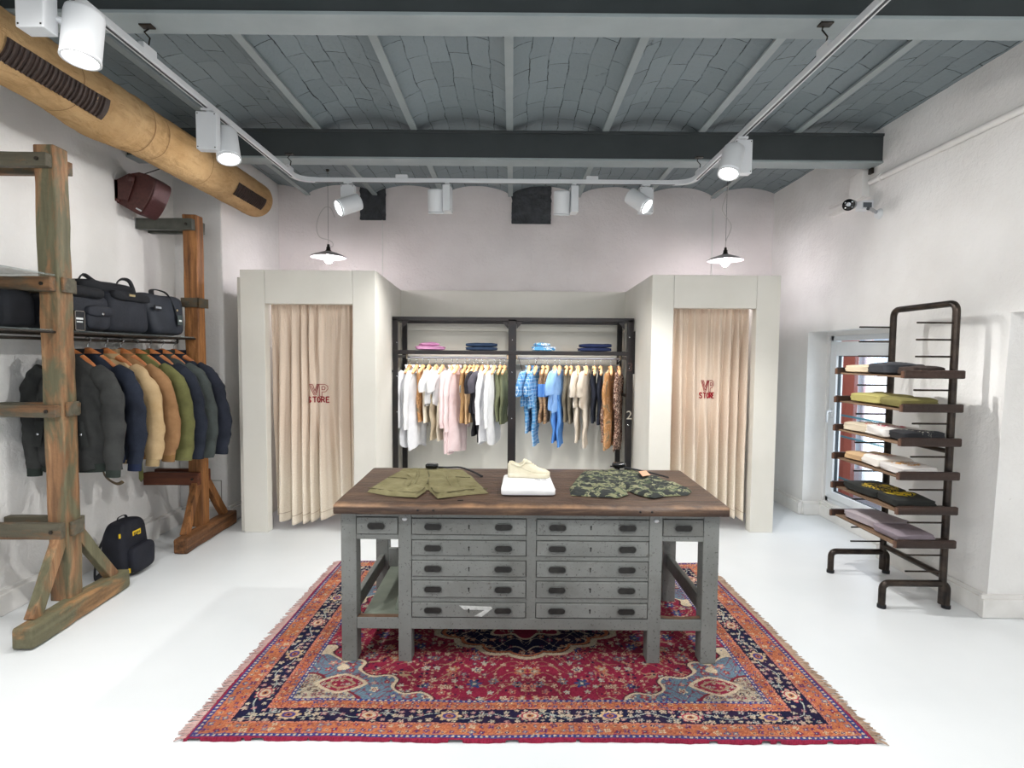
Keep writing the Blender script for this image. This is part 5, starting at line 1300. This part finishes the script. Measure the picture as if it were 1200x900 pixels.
# folded white tee and the sneaker standing on it
wt = thing('folded_t_shirt', 'white folded t-shirt under the sneaker on the workbench', 't-shirt', (.095, 3.16, BT))
def tee(c, sx, sy, h, seed):
    c = Vector(c)
    def fn(p):
        q = Vector(p); k = q.z/h*2; s_ = 1-.012*(1+math.cos(PI*3*(k+1))); q.x *= s_; q.y *= s_
        q.x *= 1-.03*q.y/sy*2
        return q+Vector((nz(q.x*7+seed, q.y*7, k), nz(q.x*7, q.y*7+seed, k), .5*nz(q.x*9, q.y*9, seed)*(k > .2)))*.004
    return MB().sq(c+Vector((0, 0, h/2)), (sx/2, sy/2, h/2), .22, .15, None, 60, 26, fn)
tee((.095, 3.16, BT), .295, .40, .036, 3).obj('folded_body', GM['white2'], wt)
MB().lathe([(0, .001), (.0105, 0)], (.16, 3.24, BT+.0385), 20).obj('red_dot_print', plain('red_print', 'D2404A', None), wt)
tg = MB()
for i in range(6): tg.tube([(.14+.012*i, 3.20+.006*(i % 2), BT+.0385), (.148+.012*i, 3.19-.006*(i % 3), BT+.0385)], .0018, 5)
tg.obj('grey_print', plain('grey_print', 'A7A9AE', None), wt)
MB().box(.165, .205, 3.262, 3.272, BT+.036, BT+.052).obj('label_tab', plain('kraft_card', 'D3A384', None), wt)
def sneaker():
    o = thing('sneaker', 'cream canvas low-top sneaker standing on the folded white t-shirt', 'shoe', (.095, 3.27, BT+.037))
    z0 = BT+.037; ox, oy = -.022, 3.27; Lg = .255
    Mu = cloth('cream_canvas', 'E2DBC4', 'D3CAB0'); Ms = plain('cream_rubber', 'E6DFC9', 'D8D0B8', 12, .5)
    hw = lambda t: .5*(.058+.036*math.sin(PI*min(1, max(0, (t-.25)/.95)))-.012*math.exp(-((t-.42)/.13)**2))*min(1, ((t+.001)/.05)**.5 if t < .05 else 1)*min(1, ((1.001-t)/.10)**.5 if t > .9 else 1)
    def bend(t): return .008*math.sin(PI*t)
    def sole(u, v):
        t = u; ring = [(-1, 0), (1, 0), (1.02, .5), (1, 1), (-1, 1), (-1.02, .5), (-1, 0)][int(round(v*6))]
        return Vector((ox+Lg*t, oy+bend(t)+hw(t)*1.06*ring[0], z0+.001+.026*ring[1]+.006*max(0, t-.8)*ring[1]*3))
    MB().grid(sole, 40, 6, flip=True).obj('sole', Ms, o)
    # upper: cross sections from heel (t=0) to toe (t=1)
    top = lambda t: float(np.interp(t, [0, .04, .12, .3, .42, .5, .6, .75, .9, 1], [.078, .092, .088, .073, .088, .090, .074, .052, .043, .030]))
    def up(u, v):
        t = u; a = PI*v; h = top(t)-.02; w = hw(t)*.97
        open_ = t < .40 and t > .05
        x = w*pw(math.cos(a), .7); z = h*pw(math.sin(a), .62)
        if open_:
            k = math.sin(PI*(t-.05)/.35); z = min(z, h*(1-.0*k)); x *= 1
            z -= .035*k*max(0, math.sin(a)-.8)*5*.6
        return Vector((ox+Lg*t+.002*nz(t*20, v*6), oy+bend(t)+x, z0+.022+z+.0015*nz(t*24, v*9)))
    MB().grid(up, 48, 24, flip=True).obj('upper', Mu, o)
    MB().tube(spl([(ox+.012, oy, z0+.093), (ox+.03, oy-.026, z0+.088), (ox+.06, oy-.03, z0+.072), (ox+.09, oy-.026, z0+.082), (ox+.108, oy-.016, z0+.098), (ox+.112, oy, z0+.104), (ox+.108, oy+.018, z0+.098), (ox+.09, oy+.03, z0+.082), (ox+.06, oy+.034, z0+.072), (ox+.03, oy+.028, z0+.088), (ox+.012, oy, z0+.093)], 4), .0045, 8).obj('collar_binding', Mu, o)
    MB().sq((ox+.118, oy+.004, z0+.090), (.028, .022, .012), .6, .6, Matrix.Rotation(.45, 3, 'Y')).obj('tongue', Mu, o)
    for i in range(5):
        t = .44+.055*i; x = ox+Lg*t; z = z0+top(t)+.004
        MB().tube([(x-.006, oy+bend(t)-.024, z-.014), (x, oy+bend(t)-.012, z), (x+.002, oy+bend(t)+.012, z+.001), (x-.004, oy+bend(t)+.024, z-.014)], .0032, 6).obj('lace', Ms, o)
    MB().tube([(ox+Lg*t, oy+bend(t)-hw(t)*.99, z0+.03+z) for t, z in ((.32, .03), (.42, .018), (.55, .008), (.68, .004))], .0014, 5).obj('stitching', plain('stitch_thread', 'BDB498', None), o)
sneaker()

# ================================================================== RIGHT TUBULAR SHELF RACK
rr_ = thing('shelf_rack', 'dark tubular steel rack with peg rods and six wooden shelves by the window', 'shelf rack', (2.85, 3.8, 0))
PX, PY0, PY1 = 2.845, 3.52, 4.10
m = MB().tube(roundpath([(PX, PY0, .03), (PX, PY0, 2.0), (PX, PY1, 2.0), (PX, PY1, .03)], .06, 7), .0225, 14).obj('upright_loop', M_tubeM, rr_)
for y in (PY0, PY1): MB().tube(roundpath([(PX+.03, y, .02), (PX+.03, y, .165), (2.45, y, .165), (2.45, y, .02)], .045, 6), .022, 14).obj('foot', M_tubeM, rr_)
MB().tube([(PX, PY0, .215), (PX, PY1, .215)], .02, 12).obj('cross_tube', M_tubeM, rr_)
MB().tube([(PX, PY0, 1.04), (PX, PY1, 1.04)], .016, 12).obj('cross_tube', M_tubeM, rr_)
for y in (PY0, PY1):
    for x in (PX+.03, 2.45): MB().tube([(x, y, 0), (x, y, .022)], .026, 14).obj('rubber_foot', M_black, rr_)
lev = [.245+.1085*i for i in range(16)]
shz = [1.53, 1.315, 1.097, .88, .655, .437]
for y in (PY0, PY1):
    for z in lev: MB().tube([(PX, y, z), (2.595, y, z)], .0062, 8).obj('peg_rod', M_tubeM, rr_)
shelf_top = []
for i, z in enumerate(shz):
    sh = MB().box(2.50, 2.80, 3.455, 4.16, z-.011, z).obj('shelf_board', M_shelfpl, rr_, bev=.002)
    for y in (3.44, 4.15):
        # rounded dark end batten running past the upright
        MB().box(2.475, 2.862 if y < 4 else 2.80, y, y+.03, z-.014, z+.04).obj('end_batten', M_walnut, sh, bev=.009, seg=3)
        MB().box(2.468, 2.476, y+.004, y+.026, z-.012, z+.032).obj('end_grain', plain('brass_brown_end', '5E4030', None, rough=.4), sh)
def tee_mat(nm, base, ink, c, r, sc=60, th=.5):
    t = NT(nm); v = t.vec(); sx = t.n('ShaderNodeVectorMath', operation='DISTANCE'); t.l(t.tc.outputs['Object'], sx.inputs[0]); sx.inputs[1].default_value = c
    reg = t.mask(sx.outputs['Value'], r, r*.85); n = t.mask(t.noise(t.vec((1, 1, .1)), sc, 2, .5, 1.2), th, th+.02)
    col = t.mix(t.math('MULTIPLY', reg, n), base, ink); t.bump(t.noise(v, 20, 4), .2, .01); return t.done(col, .9)
gT = 'folded t-shirts on the shelf rack'
def shirt(lv, dy, m, label, h=.035, sx=.26, sy=.26, dx=0, seed=0, up=0, tilt=0, nm='folded_t_shirt', cat='t-shirt', wobb=.013):
    h *= 1.35
    folded(nm, label, cat, gT, (2.655+dx+.012*math.sin(seed*5), 3.80+dy, shz[lv]+.0015+up), sx, sy, h, m, 3, .14*math.sin(seed*2.3), seed, .45, wobb, tilt)
shirt(0, .22, GM['beige'], 'beige folded t-shirt at the far end of the top shelf', .045, seed=1)
shirt(0, -.03, tee_mat('charcoal_print', '33353A', 'A9ADB2', (0, 0, .04), .09, 30, .56), 'charcoal folded t-shirt with pale print, middle of the top shelf', .06, seed=2)
shirt(0, -.245, cloth('dark_brown_jersey', '3C322E'), 'dark brown folded t-shirt at the near end of the top shelf', .045, .24, .15, seed=3)
shirt(1, .13, cloth('moss_green_jersey', 'B0A86A', '9C945A'), 'moss green folded t-shirt on the second shelf from the top', .055, .27, .34, seed=4)
shirt(1, -.16, cloth('dark_moss_jersey', '7C7648', '6B653E'), 'darker moss folded t-shirt at the near end of the second shelf', .05, .25, .26, seed=5)
shirt(2, .20, tee_mat('beige_red_print', 'C9BCA6', 'B23848', (0, -.08, .04), .09, 45, .52), 'beige folded t-shirt with red print at the far end of the third shelf', .05, .26, .27, seed=6)
shirt(2, -.02, tee_mat('white_red_print', 'DAD6D2', 'B02E4A', (0, .02, .04), .10, 40, .5), 'pale grey folded t-shirt with red print, middle of the third shelf', .055, .26, .24, seed=7)
shirt(2, -.225, tee_mat('black_print', '26272B', 'B9B5AA', (0, 0, .04), .1, 40, .60), 'black folded t-shirt with pale print at the near end of the third shelf', .055, .26, .19, seed=8)
shirt(3, .21, GM['tan2'], 'light tan folded t-shirt at the far end of the fourth shelf', .045, .26, .25, seed=9)
shirt(3, .02, tee_mat('white_red_orange_print', 'E4DFD8', 'C2372E', (0, .06, .04), .10, 45, .5), 'white folded t-shirt with red lettering, middle of the fourth shelf', .055, .26, .22, seed=10)
shirt(3, -.20, tee_mat('grey_orange_print', 'CFCBC8', 'C08A3C', (0, .05, .04), .10, 35, .48), 'grey folded t-shirt with orange print at the near end of the fourth shelf', .045, .26, .24, seed=11)
shirt(4, .14, tee_mat('black_yellow_print', '232523', 'E6C62E', (0, -.06, .04), .12, 40, .52), 'black folded t-shirt with yellow lettering at the far end of the fifth shelf', .05, .27, .34, seed=12)
shirt(4, -.16, tee_mat('black_yellow_block_print', '232523', 'E9CC2A', (0, .06, .04), .10, 22, .44), 'black folded t-shirt with large yellow print at the near end of the fifth shelf', .05, .26, .26, seed=13)
shirt(5, .13, cloth('mauve_grey_jersey', 'ABA1A6', '989095'), 'mauve grey folded t-shirt at the far end of the lowest shelf', .05, .26, .36, seed=14)
shirt(5, -.17, cloth('dusky_mauve_jersey', '8F848C', '7D737B'), 'dusky mauve folded t-shirt at the near end of the lowest shelf', .045, .26, .27, seed=15)
# ================================================================== CAMERA AND LIGHT
def camera():
    th = math.atan(35/640); cam = bpy.data.cameras.new('camera'); o = bpy.data.objects.new('camera', cam); COL.objects.link(o)
    cam.sensor_width = 36; cam.lens = 640/1200*36; cam.clip_start = .05
    o.matrix_world = Matrix.Translation((0, 0, 1.65)) @ Matrix.Rotation(PI/2-th, 4, 'X') @ Matrix.Rotation(.008, 4, 'Z')
    scn.camera = o
camera()
def area(name, loc, rot, sx, sy, e, col=(1, 1, 1)):
    l = bpy.data.lights.new(name, 'AREA'); l.shape = 'RECTANGLE'; l.size = sx; l.size_y = sy; l.energy = e; l.color = col
    o = bpy.data.objects.new(name, l); COL.objects.link(o); o.location = loc; o.rotation_euler = rot; return o
def spot(name, loc, d, e, ang=100, blend=.8, r=.05, col=(1, .985, .96)):
    l = bpy.data.lights.new(name, 'SPOT'); l.energy = e; l.spot_size = math.radians(ang); l.spot_blend = blend; l.shadow_soft_size = r; l.color = col
    o = bpy.data.objects.new(name, l); COL.objects.link(o); o.location = loc; o.rotation_euler = Vector(d).to_track_quat('-Z', 'Y').to_euler()
def point(name, loc, e, r=.05, col=(1, 1, 1)):
    l = bpy.data.lights.new(name, 'POINT'); l.energy = e; l.shadow_soft_size = r; l.color = col
    o = bpy.data.objects.new(name, l); COL.objects.link(o); o.location = loc
ES = [80, 85, 60, 95, 95, 60, 150]
for i_, ((p, d), e) in enumerate(zip(SPOTS, ES)): spot('spot_beam', p, d, e, 165 if i_ == 6 else 110, .3 if i_ == 6 else .8, .035)
for x, y, z in PEND: point('pendant_glow', (x, y, z-.11), 14, .05, (1, .93, .97))
# unseen spot lamps, added out of frame to brighten the walls and room
for x, y, d in ((TXL, .9, (-.5, .6, -.7)), (TXR, .9, (.5, .7, -.6)), (TXL, 1.4, (.6, .6, -.8)), (TXR, 1.4, (-.6, .6, -.8))): spot('spot_beam', (x, y, 2.9), d, 92, 120)
area('rack_led', (0, 5.9, 1.64), (.35, 0, 0), 2.3, .04, 9)
wd = bpy.data.worlds.new('world'); scn.world = wd; wd.use_nodes = True
wd.node_tree.nodes['Background'].inputs[0].default_value = (.86, .93, 1, 1); wd.node_tree.nodes['Background'].inputs[1].default_value = .75
area('ceiling_fill', (0, 1.4, 3.05), (0, 0, 0), 3.0, 2.4, 44, (1, .98, .96))
area('rear_fill', (0, -2.2, 1.7), (math.radians(88), 0, 0), 5, 2.8, 36, (.97, .98, 1))  # unseen fill lamp added behind the camera to lift the front faces
area('window_daylight', (3.62, 5.15, 1.1), (0, math.radians(90), 0), 1.5, .8, 16, (.80, .90, 1))
sun = bpy.data.lights.new('daylight', 'SUN'); sun.energy = 4; sun.angle = .5; so = bpy.data.objects.new('daylight', sun); COL.objects.link(so)
so.rotation_euler = Vector((.75, .25, -.6)).to_track_quat('-Z', 'Y').to_euler()
scn.view_settings.view_transform = 'Standard'
scn.view_settings.exposure = -.13
